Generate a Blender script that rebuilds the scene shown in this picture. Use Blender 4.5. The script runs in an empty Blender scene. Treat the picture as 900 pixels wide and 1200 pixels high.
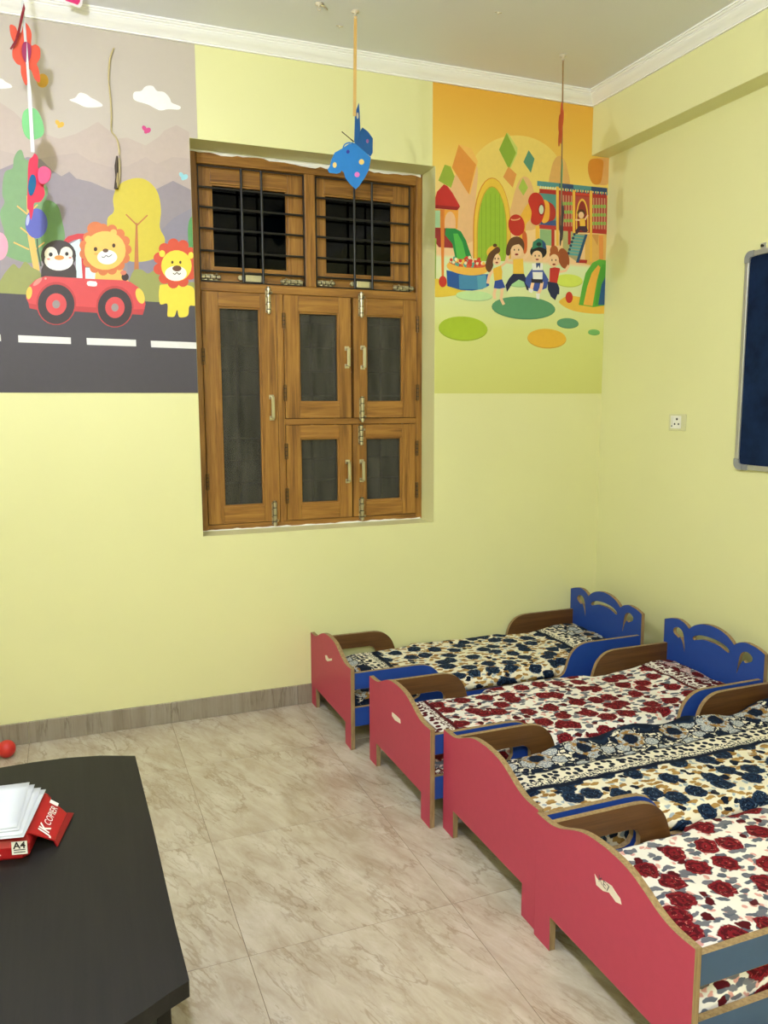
import bpy, math, random
from mathutils import Vector, Matrix, noise
from mathutils.geometry import tessellate_polygon

# ------------------------------------------------------------------ camera, world, exposure
FPX = 935.0
YAW, PITCH, ROLL = math.radians(21.5), math.radians(-7.65), math.radians(-0.22)
CAMZ = 1.4726
scene = bpy.context.scene
C = scene.collection
_f = Vector((math.sin(YAW)*math.cos(PITCH), math.cos(YAW)*math.cos(PITCH), math.sin(PITCH)))
_r = Vector((math.cos(YAW), -math.sin(YAW), 0))
_u = _r.cross(_f)
_r, _u = _r*math.cos(ROLL)+_u*math.sin(ROLL), _u*math.cos(ROLL)-_r*math.sin(ROLL)
CAM = Vector((0, 0, CAMZ))
cam_data = bpy.data.cameras.new('camera')
cam = bpy.data.objects.new('camera', cam_data)
C.objects.link(cam)
cam.matrix_world = Matrix(((_r.x, _u.x, -_f.x, 0), (_r.y, _u.y, -_f.y, 0), (_r.z, _u.z, -_f.z, CAMZ), (0, 0, 0, 1)))
cam_data.sensor_fit = 'VERTICAL'
cam_data.sensor_height = 36.0
cam_data.sensor_width = 27.0
cam_data.lens = FPX/1200*36.0
cam_data.clip_start = 0.02
scene.camera = cam

world = bpy.data.worlds.new('night')
scene.world = world
world.use_nodes = True
world.node_tree.nodes['Background'].inputs[0].default_value = (0.012, 0.014, 0.02, 1)
world.node_tree.nodes['Background'].inputs[1].default_value = 0.6
vs = scene.view_settings
vs.view_transform = 'Standard'
vs.look = 'None'
vs.exposure = 0.12
vs.gamma = 1.0
vs.use_curve_mapping = False
BULB_POS = (-0.22, 2.17, 2.70)          # bare LED bulb hanging left of the table, above the frame
BULB_STRENGTH = 860.0
FILL_POS = (-0.15, -0.55, 2.80)          # added soft fill tube, unseen behind the camera
FILL_STRENGTH = 530.0
BULB_COLOR = (0.955, 1.0, 1.20)

# ------------------------------------------------------------------ room numbers (metres)
WX0, WX1 = -1.25, 2.75                   # left and right wall
WY0, WY1 = -1.6, 3.7                     # front and back wall
CEIL = 3.065
BEAMX, BEAMZ = 2.64, 2.768
OX0, OX1, OZ0, OZ1 = 0.557, 1.733, 0.871, 2.623   # window opening


def ray(u, v):
    return _r*((u-450)/FPX) - _u*((v-600)/FPX) + _f


def atY(u, v, y):
    d = ray(u, v)
    return CAM + d*(y/d.y)


def atX(u, v, x):
    d = ray(u, v)
    return CAM + d*(x/d.x)


def atZ(u, v, z):
    d = ray(u, v)
    return CAM + d*((z-CAMZ)/d.z)


# ------------------------------------------------------------------ materials
def lin(c):
    c = c/255.0
    return c/12.92 if c <= 0.04045 else ((c+0.055)/1.055)**2.4


def rgb(r, g, b):
    return (lin(r), lin(g), lin(b), 1.0)


class NT:
    def __init__(s, name):
        s.m = bpy.data.materials.new(name)
        s.m.use_nodes = True
        s.t = s.m.node_tree
        s.b = s.t.nodes['Principled BSDF']

    def n(s, kind, **kw):
        x = s.t.nodes.new(kind)
        for k, v in kw.items():
            setattr(x, k, v)
        return x

    def put(s, sock, v):
        if hasattr(v, 'is_linked') or isinstance(v, bpy.types.NodeSocket):
            s.t.links.new(v, sock)
        else:
            sock.default_value = v

    def math(s, op, a, b=0.0, clamp=False):
        x = s.n('ShaderNodeMath', operation=op, use_clamp=clamp)
        s.put(x.inputs[0], a)
        s.put(x.inputs[1], b)
        return x.outputs[0]

    def mix(s, f, a, b, blend='MIX'):
        x = s.n('ShaderNodeMix', data_type='RGBA', blend_type=blend)
        s.put(x.inputs[0], f)
        s.put(x.inputs[6], a)
        s.put(x.inputs[7], b)
        return x.outputs[2]

    def coord(s, kind='Object'):
        return s.n('ShaderNodeTexCoord').outputs[kind]

    def mapping(s, vec, loc=(0, 0, 0), rot=(0, 0, 0), scale=(1, 1, 1)):
        x = s.n('ShaderNodeMapping')
        s.put(x.inputs[0], vec)
        x.inputs[1].default_value = loc
        x.inputs[2].default_value = rot
        x.inputs[3].default_value = scale
        return x.outputs[0]

    def noise(s, vec, scale, detail=3.0, rough=0.55, dist=0.0):
        x = s.n('ShaderNodeTexNoise')
        s.put(x.inputs['Vector'], vec)
        x.inputs['Scale'].default_value = scale
        x.inputs['Detail'].default_value = detail
        x.inputs['Roughness'].default_value = rough
        x.inputs['Distortion'].default_value = dist
        return x.outputs['Fac']

    def vor(s, vec, scale, feature='F1', dims='2D', rand=1.0):
        x = s.n('ShaderNodeTexVoronoi', feature=feature, voronoi_dimensions=dims)
        s.put(x.inputs['Vector'], vec)
        x.inputs['Scale'].default_value = scale
        x.inputs['Randomness'].default_value = rand
        return x

    def ramp(s, f, stops, interp='LINEAR'):
        x = s.n('ShaderNodeValToRGB')
        x.color_ramp.interpolation = interp
        while len(x.color_ramp.elements) < len(stops):
            x.color_ramp.elements.new(0.5)
        for e, (p, c) in zip(x.color_ramp.elements, stops):
            e.position = p
            e.color = c
        s.put(x.inputs[0], f)
        return x.outputs[0]

    def step(s, v, t, w=0.01):
        # smooth 0..1 as v passes t
        x = s.n('ShaderNodeMapRange', interpolation_type='SMOOTHSTEP')
        s.put(x.inputs[0], v)
        x.inputs[1].default_value = t-w
        x.inputs[2].default_value = t+w
        return x.outputs[0]

    def bump(s, h, strength=0.2, dist=0.005):
        x = s.n('ShaderNodeBump')
        x.inputs['Strength'].default_value = strength
        x.inputs['Distance'].default_value = dist
        s.put(x.inputs['Height'], h)
        s.t.links.new(x.outputs[0], s.b.inputs['Normal'])

    def out(s, col=None, rough=0.5, metal=0.0, spec=0.5):
        if col is not None:
            s.put(s.b.inputs['Base Color'], col)
        s.put(s.b.inputs['Roughness'], rough)
        s.b.inputs['Metallic'].default_value = metal
        s.b.inputs['Specular IOR Level'].default_value = spec
        return s.m


_flat = {}


def flat(r, g, b, rough=0.55, spec=0.4, metal=0.0, grain=0.06):
    key = (r, g, b, rough, spec, metal)
    if key not in _flat:
        t = NT('paint_%d_%d_%d' % (r, g, b))
        c = rgb(r, g, b)
        f = t.noise(t.coord(), 35.0, 2.0)
        d = tuple(x*(1-grain) for x in c[:3])+(1,)
        e = tuple(min(1, x*(1+grain)) for x in c[:3])+(1,)
        _flat[key] = t.out(t.mix(f, d, e), rough, metal, spec)
    return _flat[key]


def wall_mat(name, r, g, b, var=0.05):
    t = NT(name)
    co = t.coord()
    f = t.noise(co, 1.3, 4.0)
    c = rgb(r, g, b)
    d = tuple(x*(1-var) for x in c[:3])+(1,)
    e = tuple(min(1, x*(1+var)) for x in c[:3])+(1,)
    t.bump(t.noise(co, 160.0, 3.0), 0.08, 0.002)
    return t.out(t.mix(f, d, e), 0.42, 0, 0.35)


def wood_mat(name, axis, dark=(98, 62, 25), light=(180, 132, 62), mid=(148, 102, 44)):
    t = NT(name)
    sc = {'x': (1.2, 22, 22), 'z': (22, 22, 1.2), 'y': (22, 1.2, 22)}[axis]
    v = t.mapping(t.coord(), scale=sc)
    f = t.noise(v, 2.0, 5.0, 0.6, 0.7)
    f2 = t.noise(v, 9.0, 3.0, 0.6)
    f = t.math('ADD', t.math('MULTIPLY', f, 0.75), t.math('MULTIPLY', f2, 0.25))
    col = t.ramp(f, [(0.3, rgb(*dark)), (0.5, rgb(*mid)), (0.72, rgb(*light))])
    t.bump(f, 0.08, 0.002)
    return t.out(col, 0.38, 0, 0.4)


def tile_mat(name, k=1.0):
    t = NT(name)
    geo = t.n('ShaderNodeNewGeometry').outputs['Position']
    info = t.n('ShaderNodeObjectInfo').outputs['Random']
    comb = t.n('ShaderNodeCombineXYZ')
    t.put(comb.inputs[2], t.math('MULTIPLY', info, 7.0))
    add = t.n('ShaderNodeVectorMath', operation='ADD')
    t.put(add.inputs[0], geo)
    t.put(add.inputs[1], comb.outputs[0])
    v0 = t.mapping(add.outputs[0], rot=(0, 0, math.radians(-19)))
    v = t.mapping(v0, scale=(17.0, 4.6, 1.0))
    base = t.noise(v, 1.0, 8.0, 0.66, 0.45)
    cloud = t.noise(v0, 3.2, 4.0, 0.6)
    base = t.math('ADD', t.math('MULTIPLY', base, 0.72), t.math('MULTIPLY', cloud, 0.28))
    vein = t.noise(t.mapping(v0, scale=(9.0, 2.6, 1.0)), 1.0, 6.0, 0.55, 0.25)
    vein = t.math('ABSOLUTE', t.math('SUBTRACT', vein, 0.5))
    vein = t.math('SUBTRACT', 1.0, t.step(vein, 0.010, 0.010))
    vein2 = t.noise(t.mapping(v0, loc=(3, 5, 1), scale=(19.0, 4.6, 1.0)), 1.0, 5.0, 0.58, 0.2)
    vein2 = t.math('SUBTRACT', 1.0, t.step(t.math('ABSOLUTE', t.math('SUBTRACT', vein2, 0.52)), 0.012, 0.012))
    fade = t.step(t.noise(v0, 6.0, 3.0), 0.46, 0.16)
    vein = t.math('MAXIMUM', t.math('MULTIPLY', vein, 0.55), t.math('MULTIPLY', vein2, 0.34))
    vein = t.math('MULTIPLY', vein, fade)
    c0, c1, c2 = [tuple(x*k for x in rgb(*q)[:3])+(1,) for q in ((166, 151, 130), (184, 172, 152), (200, 191, 174))]
    col = t.ramp(base, [(0.36, c0), (0.5, c1), (0.66, c2)])
    col = t.mix(vein, col, tuple(x*k for x in rgb(126, 106, 82)[:3])+(1,))
    t.bump(t.noise(v, 8.0, 4.0), 0.03, 0.002)
    return t.out(col, 0.24, 0, 0.45)


M = {}
M['wall'] = wall_mat('yellow_wall_paint', 226, 224, 168)
M['ceil'] = wall_mat('ceiling_paint', 228, 229, 234, 0.03)
M['white'] = wall_mat('white_gloss_paint', 246, 245, 243, 0.02)
M['tile'] = tile_mat('beige_marble_tile')
M['skirt'] = tile_mat('brown_marble_tile', 0.62)
M['grout'] = flat(120, 104, 84, 0.9)
M['wood_z'] = wood_mat('teak_vertical', 'z')
M['wood_x'] = wood_mat('teak_horizontal', 'x')
M['iron'] = flat(22, 20, 19, 0.4, 0.5)
M['steel'] = flat(190, 182, 160, 0.28, 0.5, 0.9)
M['brass_dark'] = flat(112, 84, 52, 0.4, 0.5, 0.7)
M['alu'] = flat(200, 200, 196, 0.35, 0.5, 0.7)
M['grey_plastic'] = flat(140, 142, 142, 0.45)
M['socket'] = flat(238, 236, 226, 0.3)
M['black'] = flat(16, 15, 15, 0.6)
M['laminate_red'] = flat(178, 62, 84, 0.5, 0.3)
M['laminate_slate'] = flat(62, 86, 116, 0.45, 0.35)
M['laminate_blue'] = flat(36, 70, 152, 0.42, 0.4)
M['ply_brown'] = wood_mat('brown_ply_face', 'x', (76, 48, 24), (112, 76, 40), (94, 62, 32))


def ply_edge():
    t = NT('ply_edge')
    f = t.noise(t.mapping(t.coord(), scale=(120, 120, 14)), 1.0, 3.0)
    return t.out(t.ramp(f, [(0.3, rgb(130, 106, 72)), (0.7, rgb(164, 138, 98))]), 0.6, 0, 0.3)


M['ply_edge'] = ply_edge()
M['desk'] = wood_mat('wenge_laminate', 'y', (20, 18, 17), (31, 28, 26), (25, 23, 21))
M['desk'].node_tree.nodes['Principled BSDF'].inputs['Roughness'].default_value = 0.5
M['desk'].node_tree.nodes['Principled BSDF'].inputs['Specular IOR Level'].default_value = 0.22


def glass_dark():
    t = NT('night_glass')
    tr = t.n('ShaderNodeBsdfTransparent')
    tr.inputs[0].default_value = (0.05, 0.055, 0.06, 1)
    gl = t.n('ShaderNodeBsdfGlossy')
    gl.inputs['Roughness'].default_value = 0.06
    fr = t.n('ShaderNodeFresnel')
    fr.inputs[0].default_value = 1.28
    mx = t.n('ShaderNodeMixShader')
    t.t.links.new(fr.outputs[0], mx.inputs[0])
    t.t.links.new(tr.outputs[0], mx.inputs[1])
    t.t.links.new(gl.outputs[0], mx.inputs[2])
    t.t.links.new(mx.outputs[0], t.t.nodes['Material Output'].inputs[0])
    return t.m


def screen_mat():
    t = NT('insect_screen')
    co = t.coord()
    sep = t.n('ShaderNodeSeparateXYZ')
    t.put(sep.inputs[0], co)
    weave = t.noise(t.mapping(co, scale=(260, 1, 260)), 1.0, 1.0)
    dirt = t.noise(t.mapping(co, scale=(30, 1, 4)), 1.0, 3.0)
    col = t.ramp(t.math('ADD', t.math('MULTIPLY', dirt, 0.6), t.math('MULTIPLY', weave, 0.4)),
                 [(0.35, rgb(62, 60, 52)), (0.7, rgb(104, 102, 90))])
    df = t.n('ShaderNodeBsdfDiffuse')
    t.put(df.inputs[0], col)
    tr = t.n('ShaderNodeBsdfTransparent')
    mx = t.n('ShaderNodeMixShader')
    mx.inputs[0].default_value = 0.62
    t.t.links.new(tr.outputs[0], mx.inputs[1])
    t.t.links.new(df.outputs[0], mx.inputs[2])
    t.t.links.new(mx.outputs[0], t.t.nodes['Material Output'].inputs[0])
    return t.m


M['glass'] = glass_dark()
M['screen'] = screen_mat()


def felt_mat():
    t = NT('navy_felt')
    co = t.coord()
    f = t.noise(co, 7.0, 5.0, 0.65)
    t.bump(t.noise(co, 300.0, 2.0), 0.15, 0.002)
    return t.out(t.ramp(f, [(0.35, rgb(10, 24, 50)), (0.7, rgb(24, 44, 78))]), 0.9, 0, 0.15)


M['felt'] = felt_mat()


def emit_mat(strength):
    t = NT('bulb_and_fill_glow')
    t.b.inputs['Base Color'].default_value = (0.9, 0.9, 0.88, 1)
    t.b.inputs['Emission Color'].default_value = BULB_COLOR+(1,)
    t.b.inputs['Emission Strength'].default_value = strength
    return t.m


def floral(name, base, dark, mid, light, leaf_a, leaf_b, band, band_axis, seed):
    """printed cotton: big rose heads, leaves, and a lace border band along one or two edges"""
    t = NT(name)
    co = t.coord()
    sep = t.n('ShaderNodeSeparateXYZ')
    t.put(sep.inputs[0], co)
    X, Y, Z = sep.outputs
    cmb = t.n('ShaderNodeCombineXYZ')
    t.put(cmb.inputs[0], t.math('ADD', X, seed))
    t.put(cmb.inputs[1], t.math('ADD', t.math('ADD', Y, Z), seed*0.37))
    p = cmb.outputs[0]
    wob = t.n('ShaderNodeTexNoise')
    t.put(wob.inputs['Vector'], p)
    wob.inputs['Scale'].default_value = 34.0
    wob.inputs['Detail'].default_value = 2.0
    sub = t.n('ShaderNodeVectorMath', operation='SUBTRACT')
    t.put(sub.inputs[0], wob.outputs['Color'])
    sub.inputs[1].default_value = (0.5, 0.5, 0.5)
    scl = t.n('ShaderNodeVectorMath', operation='SCALE')
    t.put(scl.inputs[0], sub.outputs[0])
    scl.inputs['Scale'].default_value = 0.034
    add = t.n('ShaderNodeVectorMath', operation='ADD')
    t.put(add.inputs[0], p)
    t.put(add.inputs[1], scl.outputs[0])
    q = add.outputs[0]
    # small sprigs, then leaves in two directions, then the rose heads on top
    l1 = t.vor(t.mapping(q, loc=(0.3, 0.1, 0), rot=(0, 0, 0.6), scale=(1, 1.75, 1)), 15.0)
    l2 = t.vor(t.mapping(q, loc=(0.7, 0.5, 0), rot=(0, 0, -0.7), scale=(1, 1.75, 1)), 15.0)
    l3 = t.vor(t.mapping(q, loc=(0.2, 0.9, 0)), 26.0)
    col = t.mix(t.math('MULTIPLY', t.math('SUBTRACT', 1.0, t.step(l3.outputs['Distance'], 0.2, 0.05)), 0.75), base, light)
    col = t.mix(t.math('SUBTRACT', 1.0, t.step(l1.outputs['Distance'], 0.235, 0.03)), col, leaf_a)
    col = t.mix(t.math('SUBTRACT', 1.0, t.step(l2.outputs['Distance'], 0.225, 0.03)), col, leaf_b)
    l4 = t.vor(t.mapping(q, loc=(0.55, 0.35, 0)), 19.0)
    pk4 = t.n('ShaderNodeSeparateColor')
    t.put(pk4.inputs[0], l4.outputs['Color'])
    col = t.mix(t.math('MULTIPLY', t.math('SUBTRACT', 1.0, t.step(l4.outputs['Distance'], 0.26, 0.03)), t.step(pk4.outputs[0], 0.66, 0.01)), col, dark)
    fl = t.vor(q, 9.8, rand=0.72)
    d = fl.outputs['Distance']
    fmask = t.math('SUBTRACT', 1.0, t.step(d, 0.345, 0.02))
    petal = t.noise(p, 95.0, 2.0, 0.6, 0.8)
    ring = t.math('SINE', t.math('ADD', t.math('MULTIPLY', d, 34.0), t.math('MULTIPLY', petal, 9.0)))
    fcol = t.mix(t.step(ring, 0.1, 0.5), dark, mid)
    fcol = t.mix(t.math('MULTIPLY', t.step(petal, 0.66, 0.03), 0.8), fcol, light)
    col = t.mix(fmask, col, fcol)
    if band:
        w, hi = band
        if band_axis == 'x':
            tt = t.math('MINIMUM', t.math('SUBTRACT', X, 0.02), t.math('SUBTRACT', hi, X))
        else:
            tt = t.math('SUBTRACT', hi, Y)
        tt = t.math('DIVIDE', tt, w)                     # 0 at the hem, 1 where the flower field begins
        tw = t.math('ADD', tt, t.math('MULTIPLY', t.math('SUBTRACT', t.noise(p, 10.0, 1.0), 0.5), 0.06))
        along = X if band_axis == 'y' else Y
        per = 0.20
        uu = t.math('DIVIDE', along, per)
        scal = t.math('ABSOLUTE', t.math('SINE', t.math('MULTIPLY', uu, math.pi)))
        hem = t.math('SUBTRACT', tw, t.math('MULTIPLY', t.math('SUBTRACT', 1.0, scal), 0.13))
        # pale lace discs with dark rims on a mottled ground
        cid = t.vor(q, 15.0, rand=0.5)
        cd = cid.outputs['Distance']
        lace = t.noise(p, 170.0, 1.0)
        pale = t.mix(t.step(lace, 0.52, 0.08), mid, base)
        pale = t.mix(0.5, pale, band_fill(light))
        ground = t.mix(t.step(t.noise(q, 60.0, 2.0), 0.52, 0.05), dark, base)
        pick = t.n('ShaderNodeSeparateColor')
        t.put(pick.inputs[0], cid.outputs['Color'])
        blot = t.mix(t.step(petal, 0.6, 0.1), dark, mid)
        disc = t.mix(t.step(pick.outputs[0], 0.62, 0.01), pale, blot)
        cc = t.mix(t.step(cd, 0.46, 0.02), dark, ground)
        cc = t.mix(t.step(cd, 0.39, 0.02), disc, cc)
        # a row of big flower heads in the scallops
        du = t.math('MULTIPLY', t.math('SUBTRACT', t.math('FRACT', uu), 0.5), per)
        dv = t.math('MULTIPLY', t.math('SUBTRACT', tt, 0.30), w*1.2)
        rr = t.math('SQRT', t.math('ADD', t.math('MULTIPLY', du, du), t.math('MULTIPLY', dv, dv)))
        rr = t.math('ADD', rr, t.math('MULTIPLY', t.math('SUBTRACT', t.noise(p, 40.0, 2.0), 0.5), 0.030))
        ochre = t.mix(t.step(t.noise(p, 45.0, 1.0), 0.5, 0.08), leaf_a, pale)
        head = t.mix(t.step(rr, 0.030, 0.003), blot, ochre)
        cc = t.mix(t.step(rr, 0.052, 0.003), head, cc)
        dots = t.vor(p, 36.0, rand=0.6)
        dc = t.mix(t.math('SUBTRACT', 1.0, t.step(dots.outputs['Distance'], 0.37, 0.05)), base, dark)
        lc = t.mix(t.step(t.noise(p, 120.0, 1.0), 0.48, 0.05), dark, base)
        bc = t.mix(t.step(hem, 0.05, 0.02), dark, t.mix(0.5, dark, mid))
        bc = t.mix(t.step(hem, 0.10, 0.02), bc, cc)
        bc = t.mix(t.step(tw, 0.60, 0.02), bc, dark)
        bc = t.mix(t.step(tw, 0.63, 0.02), bc, dc)
        bc = t.mix(t.step(tw, 0.82, 0.02), bc, lc)
        bc = t.mix(t.step(tw, 0.92, 0.02), bc, dark)
        col = t.mix(t.step(tw, 1.0, 0.01), bc, col)
    t.bump(t.noise(p, 500.0, 1.0), 0.05, 0.001)
    return t.out(col, 0.85, 0, 0.15)


def band_fill(c):
    return tuple(min(1, 0.5*x+0.35) for x in c[:3])+(1,)


# ------------------------------------------------------------------ mesh building
class MB:
    def __init__(s):
        s.v, s.f, s.mi, s.sm, s.mats = [], [], [], [], []

    def slot(s, m):
        if m not in s.mats:
            s.mats.append(m)
        return s.mats.index(m)

    def add(s, vs_, fs, m, smooth=False):
        o = len(s.v)
        s.v += [tuple(p) for p in vs_]
        k = s.slot(m)
        for f in fs:
            s.f.append(tuple(i+o for i in f))
            s.mi.append(k)
            s.sm.append(smooth)
        return s

    def box(s, a, b, m):
        (x0, y0, z0), (x1, y1, z1) = a, b
        vv = [(x0, y0, z0), (x1, y0, z0), (x1, y1, z0), (x0, y1, z0), (x0, y0, z1), (x1, y0, z1), (x1, y1, z1), (x0, y1, z1)]
        return s.add(vv, [(3, 2, 1, 0), (4, 5, 6, 7), (0, 1, 5, 4), (2, 3, 7, 6), (1, 2, 6, 5), (3, 0, 4, 7)], m)

    def prism(s, outer, holes, fn, t0, t1, m0, m1, me):
        """outline with holes in (a, b), extruded from t0 to t1; fn(a, b, t) -> xyz; m0, m1 cap materials, me edge"""
        loops = [outer]+list(holes)
        pts = [p for l in loops for p in l]
        tris = tessellate_polygon([[Vector((p[0], p[1], 0)) for p in l] for l in loops])
        n = len(pts)
        A = [fn(p[0], p[1], t0) for p in pts]
        B = [fn(p[0], p[1], t1) for p in pts]
        # orient caps outward
        ref = (Vector(B[0])-Vector(A[0]))
        ta, tb = [], []
        for (i, j, k) in tris:
            nrm = (Vector(A[j])-Vector(A[i])).cross(Vector(A[k])-Vector(A[i]))
            if nrm.dot(ref) > 0:
                i, k = k, i
            ta.append((i, j, k))
            tb.append((k, j, i))
        s.add(A, ta, m0)
        s.add(B, tb, m1)
        o = 0
        for l in loops:
            q = len(l)
            s.add(A[o:o+q]+B[o:o+q], [(i, (i+1) % q, q+(i+1) % q, q+i) for i in range(q)], me)
            o += q
        return s

    def tube(s, path, r, m, n=8, cap=True, smooth=True):
        P = [Vector(p) for p in path]
        rr = r if isinstance(r, (list, tuple)) else [r]*len(P)
        rings = []
        d0 = (P[1]-P[0]).normalized()
        up = Vector((0, 0, 1)) if abs(d0.z) < 0.9 else Vector((1, 0, 0))
        for i, p in enumerate(P):
            d = (P[min(i+1, len(P)-1)]-P[max(i-1, 0)]).normalized()
            a = d.cross(up).normalized()
            b = a.cross(d)
            rings.append([p+(a*math.cos(2*math.pi*k/n)+b*math.sin(2*math.pi*k/n))*rr[i] for k in range(n)])
        vv = [q for g in rings for q in g]
        ff = []
        for i in range(len(P)-1):
            for k in range(n):
                ff.append((i*n+k, i*n+(k+1) % n, (i+1)*n+(k+1) % n, (i+1)*n+k))
        s.add(vv, ff, m, smooth)
        if cap:
            s.add(rings[0], [tuple(range(n-1, -1, -1))], m)
            s.add(rings[-1], [tuple(range(n))], m)
        return s

    def lathe(s, prof, m, c=(0, 0, 0), n=20):
        vv = [(c[0]+r*math.cos(2*math.pi*k/n), c[1]+r*math.sin(2*math.pi*k/n), c[2]+z) for r, z in prof for k in range(n)]
        ff = [(i*n+k, i*n+(k+1) % n, (i+1)*n+(k+1) % n, (i+1)*n+k) for i in range(len(prof)-1) for k in range(n)]
        return s.add(vv, ff, m, True)

    def mesh(s, name):
        me = bpy.data.meshes.new(name)
        me.from_pydata(s.v, [], s.f)
        for m in s.mats:
            me.materials.append(m)
        me.polygons.foreach_set('material_index', s.mi)
        me.polygons.foreach_set('use_smooth', s.sm)
        me.validate()
        me.update()
        return me

    def build(s, name, parent=None, loc=(0, 0, 0), bevel=0):
        o = bpy.data.objects.new(name, s.mesh(name))
        C.objects.link(o)
        o.location = loc
        if parent:
            o.parent = parent
        if bevel:
            b = o.modifiers.new('bevel', 'BEVEL')
            b.width = bevel
            b.segments = 2
            b.limit_method = 'ANGLE'
            b.angle_limit = math.radians(50)
        return o


def weld(o):
    w = o.modifiers.new('weld', 'WELD')
    w.merge_threshold = 1e-5
    return o


def empty(name, loc=(0, 0, 0), rz=0.0):
    o = bpy.data.objects.new(name, None)
    o.empty_display_size = 0.1
    C.objects.link(o)
    o.location = loc
    o.rotation_euler = (0, 0, rz)
    return o


def tag(o, label, cat, group=None, kind=None):
    o['label'] = label
    o['category'] = cat
    if group:
        o['group'] = group
    if kind:
        o['kind'] = kind
    return o


def struct(o, label, cat):
    o['kind'] = 'structure'
    o['label'] = label
    o['category'] = cat
    return o


def smooth_loop(pts, closed=True, k=5):
    n = len(pts)
    out = []
    for i in range(n if closed else n-1):
        p0 = pts[(i-1) % n] if closed or i > 0 else pts[0]
        p1, p2 = pts[i], pts[(i+1) % n]
        p3 = pts[(i+2) % n] if closed or i+2 < n else pts[-1]
        for j in range(k):
            t = j/k
            out.append(tuple(0.5*(2*p1[c]+(-p0[c]+p2[c])*t+(2*p0[c]-5*p1[c]+4*p2[c]-p3[c])*t*t+(-p0[c]+3*p1[c]-3*p2[c]+p3[c])*t**3) for c in range(len(p1))))
    if not closed:
        out.append(tuple(pts[-1]))
    return out


def text_mesh(txt, size, m, shear=0.0, bold=0.0):
    cu = bpy.data.curves.new('lettering', 'FONT')
    cu.body = txt
    cu.size = size
    cu.shear = shear
    cu.offset = bold
    cu.align_x = 'CENTER'
    cu.align_y = 'CENTER'
    cu.resolution_u = 3
    tmp = bpy.data.objects.new('lettering_tmp', cu)
    C.objects.link(tmp)
    dg = bpy.context.evaluated_depsgraph_get()
    me = bpy.data.meshes.new_from_object(tmp.evaluated_get(dg))
    bpy.data.objects.remove(tmp)
    me.materials.clear()
    me.materials.append(m)
    return me

# ================================================================== THE ROOM
# ---- floor: a grout bed with every tile on it
TILE = 0.61
floor = struct(MB().box((WX0, WY0, -0.12), (WX1, WY1, -0.0012), M['grout']).build('floor'), 'beige marble tiled floor', 'floor')
tm = MB()
h = TILE/2-0.0009
c = 0.0012
tm.box((-h, -h, -0.0100), (h, h, -c), M['tile'])
tm.v[4:8] = [(-h, -h, -c), (h, -h, -c), (h, h, -c), (-h, h, -c)]
tm = MB()
tv = [(-h, -h, -0.0012), (h, -h, -0.0012), (h, h, -0.0012), (-h, h, -0.0012), (-h, -h, -c*0.5), (h, -h, -c*0.5), (h, h, -c*0.5), (-h, h, -c*0.5),
      (-h+c, -h+c, 0), (h-c, -h+c, 0), (h-c, h-c, 0), (-h+c, h-c, 0)]
tf = [(0, 1, 5, 4), (1, 2, 6, 5), (2, 3, 7, 6), (3, 0, 4, 7), (4, 5, 9, 8), (5, 6, 10, 9), (6, 7, 11, 10), (7, 4, 8, 11), (8, 9, 10, 11)]
tile_x0, tile_y0 = 0.38, 3.193          # a joint crossing seen in the photograph


def cut_tile(x0, x1, y0, y1):
    hx, hy = (x1-x0)/2-0.0009, (y1-y0)/2-0.0009
    t = MB()
    t.add([(math.copysign(hx if abs(a) > h-c/2 else hx-c, a), math.copysign(hy if abs(b) > h-c/2 else hy-c, b), z) for a, b, z in tv], tf, M['tile'])
    return t.mesh('tile')


full_tile = cut_tile(0, TILE, 0, TILE)
for i in range(-3, 5):
    for j in range(-8, 2):
        x0, x1 = tile_x0+i*TILE, tile_x0+(i+1)*TILE
        y0, y1 = tile_y0+j*TILE, tile_y0+(j+1)*TILE
        a0, a1, b0, b1 = max(x0, WX0), min(x1, WX1), max(y0, WY0), min(y1, WY1)
        if a1-a0 < 0.02 or b1-b0 < 0.02:
            continue
        whole = a1-a0 > TILE-1e-4 and b1-b0 > TILE-1e-4
        o = bpy.data.objects.new('tile', full_tile if whole else cut_tile(a0, a1, b0, b1))
        C.objects.link(o)
        o.parent = floor
        o.location = ((a0+a1)/2, (b0+b1)/2, 0)

# ---- ceiling and walls
struct(MB().box((WX0-0.2, WY0-0.2, CEIL), (WX1+0.2, WY1+0.25, CEIL+0.15), M['ceil']).build('ceiling'), 'plain off-white painted ceiling', 'ceiling')
wb = MB().prism([(WX0-0.2, -0.12), (WX1+0.2, -0.12), (WX1+0.2, CEIL), (WX0-0.2, CEIL)], [[(OX0, OZ0), (OX0, OZ1), (OX1, OZ1), (OX1, OZ0)]],
                lambda a, b, t: (a, t, b), WY1, WY1+0.25, M['wall'], M['wall'], M['wall'])
struct(wb.build('wall_back'), 'yellow painted wall with the window opening', 'wall')
wr = MB().prism([(WX1, -0.12), (WX1+0.2, -0.12), (WX1+0.2, CEIL), (BEAMX, CEIL), (BEAMX, BEAMZ), (WX1, BEAMZ)], [],
                lambda a, b, t: (a, t, b), WY0, WY1, M['wall'], M['wall'], M['wall'])
struct(wr.build('wall_right', bevel=0.003), 'yellow painted side wall with a deep beam under the ceiling', 'wall')
struct(MB().box((WX0-0.2, WY0, -0.12), (WX0, WY1, CEIL), M['wall']).build('wall_left'), 'yellow painted wall opposite the noticeboard', 'wall')
struct(MB().box((WX0-0.2, WY0-0.2, -0.12), (WX1+0.2, WY0, CEIL), M['wall']).build('wall_front'), 'yellow painted wall facing the window', 'wall')

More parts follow.
